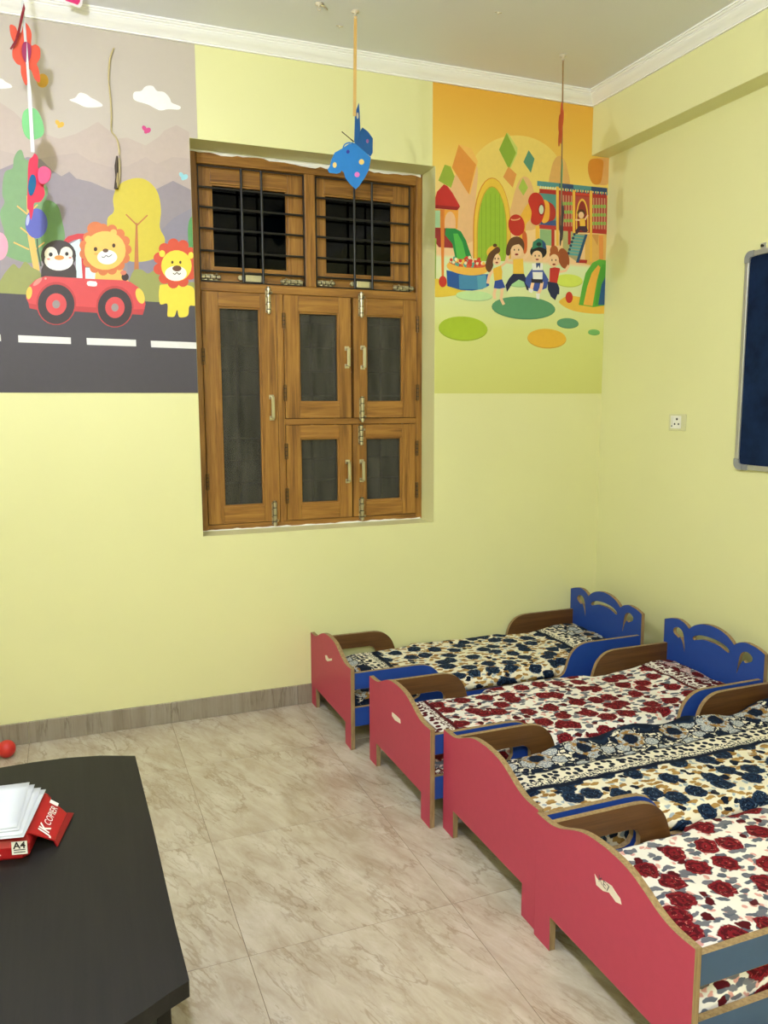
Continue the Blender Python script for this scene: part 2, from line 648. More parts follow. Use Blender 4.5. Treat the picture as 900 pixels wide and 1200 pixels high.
# ---- cornice
PROF = [(0, 3.008), (0.011, 3.008), (0.011, 3.0135), (0.015, 3.0150), (0.019, 3.019), (0.026, 3.0245), (0.036, 3.031), (0.046, 3.0395), (0.051, 3.0455),
        (0.054, 3.0455), (0.054, 3.0505), (0.061, 3.0525), (0.064, 3.0555), (0.064, 3.0585), (0.072, 3.0585), (0.072, CEIL), (0, CEIL)]
n = len(PROF)
tb = MB().add([(WX0, WY1-d, z) for d, z in PROF]+[(BEAMX-d, WY1-d, z) for d, z in PROF], [(i, n+i, n+(i+1) % n, (i+1) % n) for i in range(n)], M['white'])
struct(tb.build('trim_1'), 'white moulded cornice along the top of the window wall', 'cornice')
tr_ = MB().add([(BEAMX-d, WY1-d, z) for d, z in PROF]+[(BEAMX-d, WY0, z) for d, z in PROF], [(i, n+i, n+(i+1) % n, (i+1) % n) for i in range(n)], M['white'])
struct(tr_.build('trim_2'), 'white moulded cornice along the beam of the side wall', 'cornice')

# ---- skirting tiles
BBH = 0.098


def skirting(name, label, horizontal):
    root = empty(name, (0, 0, 0))
    struct(root, label, 'skirting')
    if horizontal:
        xs = [WX0]+[tile_x0+i*TILE for i in range(-2, 4)]+[WX1]
        for a, b in zip(xs, xs[1:]):
            m = MB().box((a+0.0006, WY1-0.012, 0.0004), (b-0.0006, WY1-0.0002, BBH), M['skirt'])
            m.build('skirting_tile', root, bevel=0.0015)
    else:
        ys = [WY1-0.012-0.507+0.012]+[3.193-i*TILE for i in range(1, 8)]
        ys = [WY1-0.0125]+[3.193-i*TILE for i in range(0, 8)]
        for a, b in zip(ys, ys[1:]):
            m = MB().box((WX1-0.012, max(b, WY0)+0.0006, 0.0004), (WX1-0.0002, a-0.0006, BBH), M['skirt'])
            m.build('skirting_tile', root, bevel=0.0015)


skirting('baseboard_back', 'brown marble skirting tiles below the window wall', True)
skirting('baseboard_right', 'brown marble skirting tiles behind the bed heads', False)

# ================================================================== THE WINDOW
FY = 3.85                                # front face of the fixed frame
win = empty('window_1', ((OX0+OX1)/2, FY, OZ0))
struct(win, 'teak window with black grilles above and screened shutters below', 'window')
WO = Vector(win.location)


def wpart(mb, name, parent=None, bevel=0.0):
    """world-space mesh made a child of the window or of one of its parts"""
    o = mb.build(name, None, bevel=bevel)
    o.parent = parent or win
    o.matrix_parent_inverse = Matrix.Translation(-WO)
    return o


def member(name, x0, x1, z0, z1, y0=FY, y1=FY+0.085, grain='z', parent=None):
    return wpart(MB().box((x0, y0, z0), (x1, y1, z1), M['wood_'+grain]), name, parent, 0.003)


e = 0.0008
member('jamb', OX0+e, 0.606, OZ0+e, OZ1-e)
member('jamb', 1.699, OX1-e, OZ0+e, OZ1-e)
member('head_rail', 0.606, 1.699, 2.568, OZ1-e, grain='x')
member('bottom_rail', 0.606, 1.699, OZ0+e, 0.900, grain='x')
member('transom', 0.606, 1.699, 2.002, 2.043, grain='x')
member('mullion', 1.114, 1.166, 2.043, 2.568)
member('mullion', 0.963, 0.997, 0.900, 2.002)
member('middle_rail', 0.997, 1.699, 1.376, 1.406, grain='x')


def shutter(x0, x1, z0, z1, gx0, gx1, gz0, gz1, pane, y0=FY-0.004, y1=FY+0.036, name='shutter'):
    m = MB()
    m.box((x0, y0, z0), (gx0, y1, z1), M['wood_z'])
    m.box((gx1, y0, z0), (x1, y1, z1), M['wood_z'])
    m.box((gx0+0.0004, y0+0.0006, gz1), (gx1-0.0004, y1, z1), M['wood_x'])
    m.box((gx0+0.0004, y0+0.0006, z0), (gx1-0.0004, y1, gz0), M['wood_x'])
    o = wpart(m, name, None, 0.002)
    b = 0.008
    bd = MB()
    bd.box((gx0, y0+0.008, gz0), (gx0+b, y1-0.01, gz1), M['wood_z'])
    bd.box((gx1-b, y0+0.008, gz0), (gx1, y1-0.01, gz1), M['wood_z'])
    bd.box((gx0+b, y0+0.008, gz0), (gx1-b, y1-0.01, gz0+b), M['wood_x'])
    bd.box((gx0+b, y0+0.008, gz1-b), (gx1-b, y1-0.01, gz1), M['wood_x'])
    sub(bd, 'bead', o)
    p = MB().box((gx0+0.001, y0+0.020, gz0+0.001), (gx1-0.001, y0+0.023, gz1-0.001), pane)
    sub(p, 'pane' if pane is M['glass'] else 'insect_screen', o)
    return o


def sub(mb, name, part, bevel=0.0):
    o = mb.build(name, None, bevel=bevel)
    o.parent = part
    return o


def handle(part, x, z0, z1, y=FY-0.004):
    m = MB()
    for z in (z0, z1):
        m.box((x-0.012, y-0.004, z-0.011), (x+0.012, y-0.0002, z+0.011), M['steel'])
    m.box((x-0.008, y-0.034, z0), (x+0.008, y-0.026, z1), M['steel'])
    m.box((x-0.008, y-0.034, z0-0.002), (x+0.008, y-0.003, z0+0.006), M['steel'])
    m.box((x-0.008, y-0.034, z1-0.006), (x+0.008, y-0.003, z1+0.002), M['steel'])
    o = sub(m, 'handle', part, 0.002)
    o['label'] = 'silver D-shaped pull handle'


def bolt(part, x, z0, z1, y=FY-0.004, horizontal=False, flip=False):
    """tower bolt: back plate, round rod, two collars and a knob"""
    m = MB()
    L = z1-z0

    def P(a, yy, b):
        return (b, yy, x+a) if horizontal else (x+a, yy, b)
    m.tube([P(0, y-0.011, z0), P(0, y-0.011, z1)], 0.0065, M['steel'], 10)
    for t in (0.10, 0.36, 0.66, 0.90):
        m.tube([P(0, y-0.011, z0+L*t-0.006), P(0, y-0.011, z0+L*t+0.006)], 0.0112, M['steel'], 10)
        m.tube([P(0, y-0.011, z0+L*t+0.0062), P(0, y-0.011, z0+L*t+0.0105)], 0.0090, M['iron'], 10)
        for a_ in (-0.010, 0.010):
            m.tube([P(a_, y-0.0055, z0+L*t), P(a_, y-0.0025, z0+L*t)], 0.0030, M['iron'], 6)
    a, b = P(-0.013, y-0.003, z0+L*0.06), P(0.013, y-0.0002, z1-L*0.06)
    m.box(tuple(min(p, q) for p, q in zip(a, b)), tuple(max(p, q) for p, q in zip(a, b)), M['steel'])
    t = 0.22 if flip else 0.78
    m.tube([P(0, y-0.011, z0+L*t), P(0.012, y-0.028, z0+L*t)], [0.004, 0.0055], M['steel'], 8)
    o = sub(m, 'tower_bolt', part)
    o['label'] = 'silver sliding tower bolt'


def hinge(part, x, z0, z1, y=FY-0.004):
    m = MB().tube([(x, y-0.004, z0), (x, y-0.004, z1)], 0.006, M['brass_dark'], 8)
    for k in range(1, 4):
        z = z0+(z1-z0)*k/4
        m.tube([(x, y-0.004, z-0.0015), (x, y-0.004, z+0.0015)], 0.0068, M['iron'], 8)
    m.box((x-0.010, y-0.0012, z0+0.002), (x+0.010, y-0.0002, z1-0.002), M['brass_dark'])
    sub(m, 'hinge', part)


g = 0.0022
s1 = shutter(0.606+g, 0.963-g, 0.900+g, 2.002-g, 0.684, 0.884, 0.985, 1.933, M['screen'])
bolt(s1, 0.923, 1.905, 2.032)
handle(s1, 0.929, 1.410, 1.512)
bolt(s1, 0.931, 0.880, 1.005, flip=True)
hinge(s1, 0.608, 1.66, 1.74)
hinge(s1, 0.608, 1.07, 1.15)
s2 = shutter(0.997+g, 1.342, 1.406+g, 2.002-g, 1.072, 1.279, 1.485, 1.923, M['screen'])
handle(s2, 1.318, 1.665, 1.752)
hinge(s2, 0.998, 1.841, 1.915)
hinge(s2, 0.998, 1.493, 1.573)
s3 = shutter(1.354, 1.699-g, 1.406+g, 2.002-g, 1.421, 1.622, 1.485, 1.920, M['screen'], y0=FY-0.010, y1=FY+0.030)
bolt(s3, 1.392, 1.905, 2.028, y=FY-0.010)
handle(s3, 1.400, 1.660, 1.757, y=FY-0.010)
bolt(s3, 1.393, 1.386, 1.515, y=FY-0.010, flip=True)
hinge(s3, 1.701, 1.841, 1.924, y=FY-0.010)
hinge(s3, 1.701, 1.494, 1.577, y=FY-0.010)
s4 = shutter(0.997+g, 1.341, 0.900+g, 1.376-g, 1.070, 1.275, 0.980, 1.310, M['screen'])
handle(s4, 1.316, 1.088, 1.186)
hinge(s4, 0.998, 1.207, 1.287)
hinge(s4, 0.998, 0.987, 1.065)
s5 = shutter(1.348, 1.699-g, 0.900+g, 1.376-g, 1.416, 1.618, 0.979, 1.307, M['screen'])
bolt(s5, 1.388, 1.269, 1.372)
handle(s5, 1.392, 1.090, 1.185)
bolt(s5, 1.389, 0.880, 1.002, flip=True)
hinge(s5, 1.701, 1.206, 1.287)
hinge(s5, 1.701, 0.983, 1.067)
for s_, lb in ((s1, 'tall narrow screened shutter on the left'), (s2, 'upper middle screened shutter'), (s3, 'upper right screened shutter standing slightly ajar'),
               (s4, 'lower middle screened shutter'), (s5, 'lower right screened shutter')):
    s_['label'] = lb

# fanlights with black glass, set back behind the grilles
for (x0, x1, gx0, gx1, lb) in ((0.606, 1.114, 0.672, 1.038, 'left fanlight with black night glass'), (1.166, 1.699, 1.222, 1.585, 'right fanlight with black night glass')):
    v = shutter(x0+g, x1-g, 2.043+g, 2.568-g, gx0, gx1, 2.112, 2.492, M['glass'], y0=FY+0.030, y1=FY+0.068, name='fanlight')
    v['label'] = lb
    yb = FY+0.030
    bolt(v, 2.066, x0+0.008, x0+0.095, y=yb-0.012, horizontal=True)
    bolt(v, 2.062, x1-0.125, x1-0.012, y=yb-0.012, horizontal=True, flip=True)
    pl = MB().box((x0+0.215, yb-0.016, 2.054), (x0+0.300, yb-0.0002, 2.086), M['steel'])
    pl.box((x0+0.207, yb-0.008, 2.050), (x0+0.308, yb-0.0002, 2.090), M['iron'])
    sub(pl, 'latch_plate', v, 0.0015)
    pk = MB().tube([(x0+0.190, yb-0.022, 2.070), (x0+0.190, yb-0.0002, 2.070)], [0.011, 0.009], M['steel'], 12)
    sub(pk, 'latch_knob', v)

# black iron grilles in front of the fanlights
for (x0, x1, vx, lb) in ((0.612, 1.110, (0.809, 0.904), 'black iron grille over the left fanlight'), (1.172, 1.664, (1.366, 1.459), 'black iron grille over the right fanlight')):
    gp = MB()
    yg = FY+0.006
    z0, z1 = 2.047, 2.560
    for (a, b) in (((x0, z0), (x1, z0)), ((x0, z1), (x1, z1)), ((x0, z0), (x0, z1)), ((x1, z0), (x1, z1))):
        hor = a[1] == b[1]
        gp.box((a[0]-(0 if hor else 0.002), yg-0.003, a[1]-(0.002 if hor else 0)), (b[0]+(0 if hor else 0.002), yg+0.009, b[1]+(0.002 if hor else 0)), M['iron'])
    gr = wpart(gp, 'grille')
    gr['label'] = lb
    for z in (2.093, 2.185, 2.284, 2.378, 2.466):
        sub(MB().tube([(x0, yg+0.002, z), (x1, yg+0.002, z-0.002)], 0.0052, M['iron'], 8), 'bar', gr)
    for x in vx:
        sub(MB().tube([(x, yg-0.006, z0), (x, yg-0.006, z1)], 0.0062, M['iron'], 8), 'bar', gr)

# outer security grille behind the screens, glimpsed through the mesh
og = MB().box((0.607, FY+0.088, 0.902), (1.698, FY+0.092, 0.912), M['grey_plastic'])
og = wpart(og, 'outer_grille')
for z in (1.09, 1.20, 1.31, 1.52, 1.64, 1.76, 1.88):
    sub(MB().box((0.60, FY+0.086, z-0.004), (1.70, FY+0.090, z+0.004), M['grey_plastic']), 'bar', og)
for k in range(9):
    x = 0.66+k*0.125
    sub(MB().box((x-0.006, FY+0.090, 0.90), (x+0.006, FY+0.096, 2.00), M['grey_plastic']), 'bar', og)

# broken white plaster along the head and foot of the frame
random.seed(4)
pts, low = [], []
k = 46
for i in range(k+1):
    x = OX0+0.012+(OX1-OX0-0.024)*i/k
    pts.append((x, OZ1-0.0006))
    low.append((x, OZ1-0.006-random.random()*0.012-(0.010 if 18 < i < 32 else 0)))
pls = MB().prism(pts+low[::-1], [], lambda a, b, t: (a, t, b), FY-0.0050, FY-0.0006, M['white'], M['white'], M['white'])
o = wpart(pls, 'plaster_seam')
o['label'] = 'ragged white plaster line above the frame'
pts, low = [], []
for i in range(k+1):
    x = OX0+0.012+(OX1-OX0-0.024)*i/k
    low.append((x, OZ0+0.0006))
    pts.append((x, OZ0+0.003+random.random()*0.006))
wpart(MB().prism(low+pts[::-1], [], lambda a, b, t: (a, t, b), FY-0.007, FY-0.0006, M['white'], M['white'], M['white']), 'plaster_seam')

# ================================================================== WALL MURALS (flat print on the wall, real place and size)
class Mural:
    """printed wallpaper panel; shapes given in photograph pixels are carried to the wall plane, clipped and stacked by hairlines"""

    def __init__(s, root, x0, x1, z0, z1):
        s.root, s.lim, s.boxes, s.cur, s.el = root, (x0, x1, z0, z1), [], None, {}
        s.o = Vector(root.location)

    def element(s, name, label=None):
        s.cur = MB()
        s.el[len(s.el)] = (name, label, s.cur)

    def clip(s, poly):
        x0, x1, z0, z1 = s.lim
        for ax, lim, sg in ((0, x0, 1), (0, x1, -1), (1, z0, 1), (1, z1, -1)):
            out = []
            for i in range(len(poly)):
                a, b = poly[i-1], poly[i]
                ia, ib = (a[ax]-lim)*sg >= 0, (b[ax]-lim)*sg >= 0
                if ia != ib:
                    t = (lim-a[ax])/(b[ax]-a[ax])
                    out.append((a[0]+(b[0]-a[0])*t, a[1]+(b[1]-a[1])*t))
                if ib:
                    out.append(b)
            poly = out
            if len(poly) < 3:
                return []
        return poly

    def raw(s, pts, mat):
        pts = s.clip(pts)
        if len(pts) < 3:
            return
        bb = (min(p[0] for p in pts), max(p[0] for p in pts), min(p[1] for p in pts), max(p[1] for p in pts))
        lv = 1
        for b, l in s.boxes:
            if bb[0] < b[1] and b[0] < bb[1] and bb[2] < b[3] and b[2] < bb[3]:
                lv = max(lv, l+1)
        s.boxes.append((bb, lv))
        y = WY1-0.0012-lv*0.00008
        tris = tessellate_polygon([[Vector((p[0], p[1], 0)) for p in pts]])
        ff = []
        for i, j, k in tris:
            a, b, c_ = pts[i], pts[j], pts[k]
            cr = (b[0]-a[0])*(c_[1]-a[1])-(b[1]-a[1])*(c_[0]-a[0])
            ff.append((i, j, k) if cr > 0 else (k, j, i))
        s.cur.add([(p[0]-s.o.x, y-s.o.y, p[1]-s.o.z) for p in pts], ff, mat)

    def P(s, mp, pts, col, smooth=False):
        if smooth:
            pts = smooth_loop(pts, True, 4)
        w = [atY(*mp(*p), WY1) for p in pts]
        s.raw([(q.x, q.z) for q in w], col if not isinstance(col, tuple) else flat(*col))

    def E(s, mp, cx, cy, rx, ry, col, rot=0.0, n=22):
        r = math.radians(rot)
        s.P(mp, [(cx+rx*math.cos(a)*math.cos(r)-ry*math.sin(a)*math.sin(r), cy+rx*math.cos(a)*math.sin(r)+ry*math.sin(a)*math.cos(r))
                 for a in [2*math.pi*k/n for k in range(n)]], col)

    def L(s, mp, pts, w, col):
        """stroke"""
        left, right = [], []
        for i, p in enumerate(pts):
            a, b = pts[max(i-1, 0)], pts[min(i+1, len(pts)-1)]
            dx, dy = b[0]-a[0], b[1]-a[1]
            l = math.hypot(dx, dy) or 1
            left.append((p[0]-dy/l*w/2, p[1]+dx/l*w/2))
            right.append((p[0]+dy/l*w/2, p[1]-dx/l*w/2))
        s.P(mp, left+right[::-1], col)

    def finish(s):
        for k in s.el:
            name, label, mb = s.el[k]
            if mb.v:
                o = mb.build(name, s.root)
                if label:
                    o['label'] = label


def zoom(x0, y0, sc):
    return lambda x, y: (x0+x/sc, y0+y/sc)


ZA, ZB, ZE = zoom(0, 0, 3.75), zoom(0, 160, 3.749), zoom(20, 250, 5.625)
ZC, ZD = zoom(490, 80, 3.75), zoom(490, 240, 3.75)
ZG, ZH, ZK = zoom(500, 210, 7.5), zoom(600, 200, 7.5), zoom(555, 265, 7.5)

# ------------------------------------------------------------------ the car and lion mural
MZ0, MZ1 = 1.529, 3.0075
XL, XR = -0.62, 0.592


def panel(root, pts, mat):
    o = root.location
    mb = MB().prism(pts, [], lambda a, b, t: (a-o.x, t-o.y, b-o.z), WY1-0.0012, WY1-0.0002, mat, mat, mat)
    return mb.build('printed_background', root)


ml = empty('wall_mural', (0.0, WY1-0.0002, MZ0))
tag(ml, 'wall mural of a red car with a penguin and a lion on a road', 'mural', 'printed wall murals')
panel(ml, [(XL, MZ0), (OX0-0.001, MZ0), (OX0-0.001, OZ1+0.001), (XR, OZ1+0.001), (XR, MZ1), (XL, MZ1)], flat(192, 182, 171, 0.5, 0.35, 0, 0.02))
m = Mural(ml, XL, OX0-0.001, MZ0, MZ1)
m.element('mountain_print', 'pale mauve mountain ridges')
m.P(ZA, [(-400, 500), (-100, 440), (0, 450), (60, 490), (130, 560), (200, 590), (260, 610), (330, 590), (390, 560), (430, 535), (480, 575), (510, 610), (560, 605), (640, 640),
         (700, 600), (720, 575), (775, 550), (830, 580), (900, 610), (900, 1200), (-400, 1200)], (187, 171, 162))
m.P(ZA, [(-400, 700), (0, 660), (150, 700), (280, 680), (340, 672), (400, 710), (500, 738), (560, 730), (600, 710), (640, 690), (690, 720), (760, 690), (900, 705), (900, 1200), (-400, 1200)], (181, 165, 158))
m.P(ZA, [(-400, 780), (0, 745), (60, 720), (120, 690), (180, 700), (230, 750), (270, 775), (305, 755), (335, 785), (400, 800), (470, 830), (510, 840), (600, 850), (690, 830),
         (760, 795), (830, 830), (900, 870), (900, 1900), (-400, 1900)], (147, 137, 144))
m.P(ZB, [(560, 520), (700, 420), (760, 360), (840, 315), (900, 295), (900, 760), (560, 760)], (138, 132, 147))
m.element('cloud_print')
m.P(ZA, [(305, 440), (330, 430), (350, 408), (380, 415), (400, 430), (425, 442), (450, 460), (440, 470), (380, 472), (340, 455)], (236, 234, 230), True)
m.element('cloud_print')
m.P(ZA, [(585, 430), (590, 405), (620, 400), (640, 380), (670, 378), (690, 400), (720, 405), (745, 430), (755, 452), (792, 468), (785, 482), (740, 480), (700, 485), (650, 460), (600, 445)], (238, 237, 234), True)
m.element('cloud_print')
m.P(ZA, [(-80, 345), (0, 345), (25, 360), (50, 375), (40, 388), (-80, 390)], (236, 234, 230), True)
m.element('grass_print')
m.P(ZB, [(-400, 640), (900, 640), (900, 760), (-400, 720)], (150, 152, 92))
m.element('pine_tree_print', 'green tree with a pale trunk')
GR, GR2, TK = (122, 158, 110), (104, 142, 88), (226, 178, 96)
m.P(ZB, [(60, 100), (75, 68), (95, 60), (110, 100), (130, 110), (170, 180), (210, 230), (205, 290), (250, 330), (280, 400), (275, 470), (200, 540), (120, 555), (20, 520), (5, 480),
         (20, 430), (0, 340), (20, 290), (10, 250), (20, 160), (55, 140)], GR, True)
m.P(ZB, [(190, 290), (250, 300), (275, 380), (285, 450), (260, 500), (200, 540), (180, 440)], GR2, True)
m.P(ZB, [(116, 260), (134, 260), (150, 440), (175, 590), (148, 590), (122, 440)], TK)
for a, b in (((75, 305), (124, 345)), ((165, 300), (132, 332)), ((90, 400), (126, 428)), ((60, 465), (128, 497)), ((195, 465), (152, 500))):
    m.L(ZB, [a, b], 6, TK)
m.element('bush_print')
m.P(ZB, [(-20, 700), (10, 620), (30, 590), (60, 560), (85, 580), (110, 550), (140, 575), (170, 590), (185, 620), (195, 710)], (146, 150, 88), True)
m.element('yellow_tree_print', 'yellow round-topped tree')
m.P(ZB, [(470, 370), (500, 330), (497, 270), (520, 215), (580, 185), (640, 190), (690, 240), (707, 320), (702, 400), (725, 455), (700, 520), (640, 548), (560, 545), (490, 490)], (204, 186, 66), True)
BR = (186, 116, 66)
m.P(ZB, [(588, 620), (596, 380), (604, 380), (611, 620)], BR)
m.L(ZB, [(553, 342), (600, 388)], 6, BR)
m.L(ZB, [(648, 346), (602, 390)], 6, BR)
m.element('bush_print')
m.P(ZB, [(560, 735), (580, 600), (620, 585), (650, 602), (680, 588), (702, 620), (712, 740)], (150, 152, 88), True)
m.element('bush_print')
m.P(ZB, [(835, 360), (825, 420), (835, 500), (870, 500), (870, 350)], (90, 150, 88), True)
m.element('road_print', 'dark asphalt road with white dashes')
m.P(ZB, [(-400, 668), (0, 688), (880, 738), (900, 1300), (-400, 1300)], (74, 70, 78))
for q in ([(80, 873), (311, 883), (312, 912), (81, 904)], [(380, 885), (597, 893), (598, 922), (382, 915)], [(662, 897), (900, 906), (900, 934), (664, 926)], [(-180, 860), (3, 870), (5, 899), (-180, 890)]):
    m.P(ZB, q, (228, 226, 226))
m.element('sun_print')
m.E(ZA, 187, 355, 26, 31, (216, 166, 56))
for (x, y, col) in ((262, 545, (222, 180, 70)), (643, 570, (200, 70, 130)), (806, 775, (150, 205, 215))):
    m.element('butterfly_print')
    m.E(ZA, x-9, y-6, 9, 13, col, -35)
    m.E(ZA, x+8, y+3, 11, 13, col, 40)
    m.E(ZA, x-2, y+10, 8, 8, col)
m.element('balloon_print', 'blue balloon on a string')
m.L(ZB, [(163, 450), (166, 500), (180, 570)], 7, (70, 90, 70))
m.E(ZB, 160, 382, 49, 66, (90, 96, 182))
m.E(ZB, 122, 368, 7, 24, (176, 180, 224), 8)
m.element('balloon_print', 'pink balloon')
m.E(ZB, -4, 483, 40, 62, (220, 156, 178))
# the car
RED, RED2, TY = (208, 76, 80), (186, 62, 66), (62, 54, 58)
m.element('car_print', 'red cartoon car with black tyres')
m.P(ZE, [(298, 190), (335, 152), (400, 134), (452, 135), (462, 160), (450, 440), (424, 440), (424, 168), (380, 175), (340, 195)], (200, 60, 66))
m.P(ZE, [(345, 205), (412, 168), (418, 220), (432, 428), (390, 425), (388, 300)], (206, 226, 230))
m.P(ZE, [(450, 358), (482, 360), (522, 385), (516, 436), (450, 430)], (206, 228, 232))
m.element('penguin_print', 'black and white penguin')
PK = (66, 56, 54)
m.P(ZE, [(158, 420), (160, 370), (175, 340), (200, 310), (350, 310), (380, 345), (392, 380), (392, 425)], PK)
m.E(ZE, 273, 280, 116, 104, PK)
m.E(ZE, 275, 312, 95, 66, (240, 236, 230))
m.E(ZE, 224, 268, 43, 46, (240, 232, 214))
m.E(ZE, 324, 265, 42, 44, (240, 232, 214))
m.P(ZE, [(248, 205), (275, 288), (300, 205)], PK)
m.E(ZE, 222, 272, 13, 14, (46, 38, 38))
m.E(ZE, 328, 268, 12, 13, (46, 38, 38))
m.E(ZE, 278, 293, 32, 16, (226, 140, 66))
m.E(ZE, 208, 302, 11, 6, (216, 130, 120))
m.E(ZE, 350, 293, 11, 6, (216, 130, 120))


def lion(mp, cx, cy, rx, ry, br, nb, mane, face, s=1.0):
    for k in range(nb):
        a = 2*math.pi*k/nb
        m.E(mp, cx+rx*math.cos(a), cy+ry*math.sin(a), br, br, mane, 0, 14)
    m.E(mp, cx, cy, rx*1.05, ry*1.05, mane)


m.element('lion_print', 'orange lion with a scalloped mane riding in the car')
m.P(ZE, [(518, 380), (690, 368), (716, 395), (735, 450), (512, 440)], (238, 182, 96), False)
lion(ZE, 582, 240, 140, 138, 34, 15, (208, 118, 70), None)
m.E(ZE, 516, 102, 54, 46, (208, 118, 70))
m.E(ZE, 470, 172, 24, 24, (240, 186, 96))
m.E(ZE, 636, 128, 22, 22, (240, 186, 96))
m.E(ZE, 580, 246, 136, 128, (242, 190, 98))
m.E(ZE, 594, 290, 66, 48, (242, 238, 230))
m.E(ZE, 583, 246, 19, 13, (86, 58, 44))
m.E(ZE, 517, 237, 12, 14, (70, 48, 34))
m.E(ZE, 637, 213, 11, 14, (70, 48, 34))
m.L(ZE, smooth_loop([(558, 286), (572, 292), (588, 278), (602, 288), (626, 272)], False, 4), 5, (60, 60, 84))
m.E(ZE, 520, 268, 13, 8, (232, 168, 84))
m.element('rag_doll_print')
m.E(ZE, 712, 420, 24, 26, (58, 46, 46))
m.E(ZE, 700, 392, 20, 16, (206, 120, 100))
m.element('car_print', 'red body and wheels of the cartoon car')
m.P(ZE, [(75, 590), (132, 596), (132, 636), (82, 626)], RED2)
m.P(ZE, [(372, 605), (536, 615), (536, 657), (372, 646)], RED2)
m.P(ZE, [(752, 625), (842, 625), (828, 670), (752, 665)], RED2)
m.P(ZE, [(60, 560), (64, 508), (82, 478), (120, 440), (185, 414), (440, 430), (700, 442), (745, 452), (800, 488), (838, 552), (846, 600), (838, 632), (760, 634), (530, 622), (380, 612), (130, 602), (78, 594)], RED)
m.E(ZE, 135, 452, 38, 14, (228, 140, 130), -42)
m.E(ZE, 188, 430, 7, 7, (228, 160, 150))
m.E(ZE, 811, 545, 27, 53, (234, 198, 84), -18)
m.E(ZE, 80, 525, 19, 42, (230, 190, 84), 8)
m.P(ZE, [(464, 450), (482, 446), (520, 450), (529, 464), (524, 480), (505, 483), (468, 478), (459, 464)], (240, 236, 236))
for (x, y, rx, ry) in ((258, 600, 121, 131), (645, 621, 113, 126)):
    m.E(ZE, x, y-6, rx+11, ry+12, RED2)
    m.E(ZE, x, y, rx, ry, TY, 0, 30)
    m.E(ZE, x, y, rx*0.565, ry*0.555, RED, 0, 26)
    m.E(ZE, x, y, rx*0.21, ry*0.21, (150, 140, 140))
m.element('lion_print', 'small yellow lion standing beside the road')
YL = (236, 210, 72)
m.P(ZB, [(700, 665), (720, 650), (830, 655), (855, 680), (860, 740), (832, 745), (826, 785), (800, 795), (785, 790), (778, 762), (766, 790), (745, 792), (735, 785), (735, 735), (702, 735)], YL, True)
lion(ZB, 772, 558, 76, 86, 25, 11, (206, 80, 56), None)
m.E(ZB, 712, 515, 13, 15, YL)
m.E(ZB, 838, 523, 12, 15, YL)
m.E(ZB, 775, 568, 67, 68, YL)
m.E(ZB, 772, 602, 48, 33, (242, 238, 226))
m.E(ZB, 777, 580, 20, 13, (104, 66, 46))
m.E(ZB, 757, 553, 5, 7, (70, 48, 34))
m.E(ZB, 792, 553, 5, 7, (70, 48, 34))
m.L(ZB, smooth_loop([(760, 600), (768, 606), (777, 598), (786, 606), (794, 600)], False, 3), 4, (80, 60, 50))
m.finish()

# ------------------------------------------------------------------ the playground mural
RX0, RX1 = 1.718, WX1-0.0005
mr = empty('wall_mural', (2.2, WY1-0.0002, MZ0))
tag(mr, 'wall mural of children jumping in an orange and green playground', 'mural', 'printed wall murals')


def grad_mat():
    t = NT('playground_print')
    sep = t.n('ShaderNodeSeparateXYZ')
    t.put(sep.inputs[0], t.coord())
    f = t.math('DIVIDE', sep.outputs[2], MZ1-MZ0)
    col = t.ramp(f, [(0.0, rgb(208, 208, 122)), (0.22, rgb(214, 217, 136)), (0.36, rgb(218, 225, 170)), (0.45, rgb(216, 228, 184)), (0.462, rgb(236, 196, 150)),
                     (0.66, rgb(238, 206, 138)), (0.74, rgb(238, 204, 104)), (0.86, rgb(232, 186, 80)), (1.0, rgb(228, 172, 64))])
    return t.out(col, 0.5, 0, 0.35)


panel(mr, [(OX1+0.001, MZ0), (WX1-0.0005, MZ0), (WX1-0.0005, BEAMZ-0.0005), (BEAMX-0.0005, BEAMZ-0.0005), (BEAMX-0.0005, MZ1), (RX0, MZ1), (RX0, OZ1+0.001), (OX1+0.001, OZ1+0.001)], grad_mat())
m = Mural(mr, OX1+0.001, WX1-0.0008, MZ0, BEAMZ-0.001)
m.lim = (RX0+0.015, WX1-0.0008, MZ0, MZ1)
m.element('arch_print', 'pale yellow arch shape')
m.P(ZC, [(430+(215 if k != 99 else 0)*math.cos(math.pi*k/24), 500-205*math.sin(math.pi*k/24)) for k in range(25)]+[(215, 700), (645, 700)], (234, 206, 110))
PE = (226, 178, 124)
m.element('dome_print')
m.P(ZC, [(578, 520), (585, 440), (600, 400), (620, 385), (640, 400), (655, 440), (662, 520)], (222, 172, 100), True)
m.element('dome_print')
m.P(ZC, [(400, 700), (415, 580), (440, 500), (468, 476), (495, 500), (515, 580), (525, 700)], (226, 180, 124), True)
m.element('dome_print')
m.P(ZC, [(75, 760), (85, 560), (130, 520), (200, 420), (250, 420), (262, 470), (250, 600), (240, 760)], (228, 182, 132), True)
m.element('diamond_print', 'green printed diamond')
m.P(ZC, [(392, 282), (436, 350), (434, 378), (402, 446), (396, 440), (356, 358)], (196, 204, 108))
m.P(ZC, [(388, 284), (430, 372), (398, 444), (355, 358)], (140, 172, 56))
m.element('diamond_print', 'large orange printed diamond')
m.P(ZC, [(178, 333), (232, 352), (262, 408), (228, 556), (222, 552), (148, 438)], (238, 186, 96))
m.P(ZC, [(178, 336), (254, 424), (222, 554), (148, 436)], (222, 146, 62))
m.element('diamond_print')
m.P(ZC, [(116, 424), (142, 432), (160, 476), (144, 526), (88, 494)], (150, 172, 58), False)
m.element('diamond_print')
m.P(ZC, [(485, 360), (511, 398), (495, 460), (462, 412)], (84, 140, 116))
m.element('diamond_print')
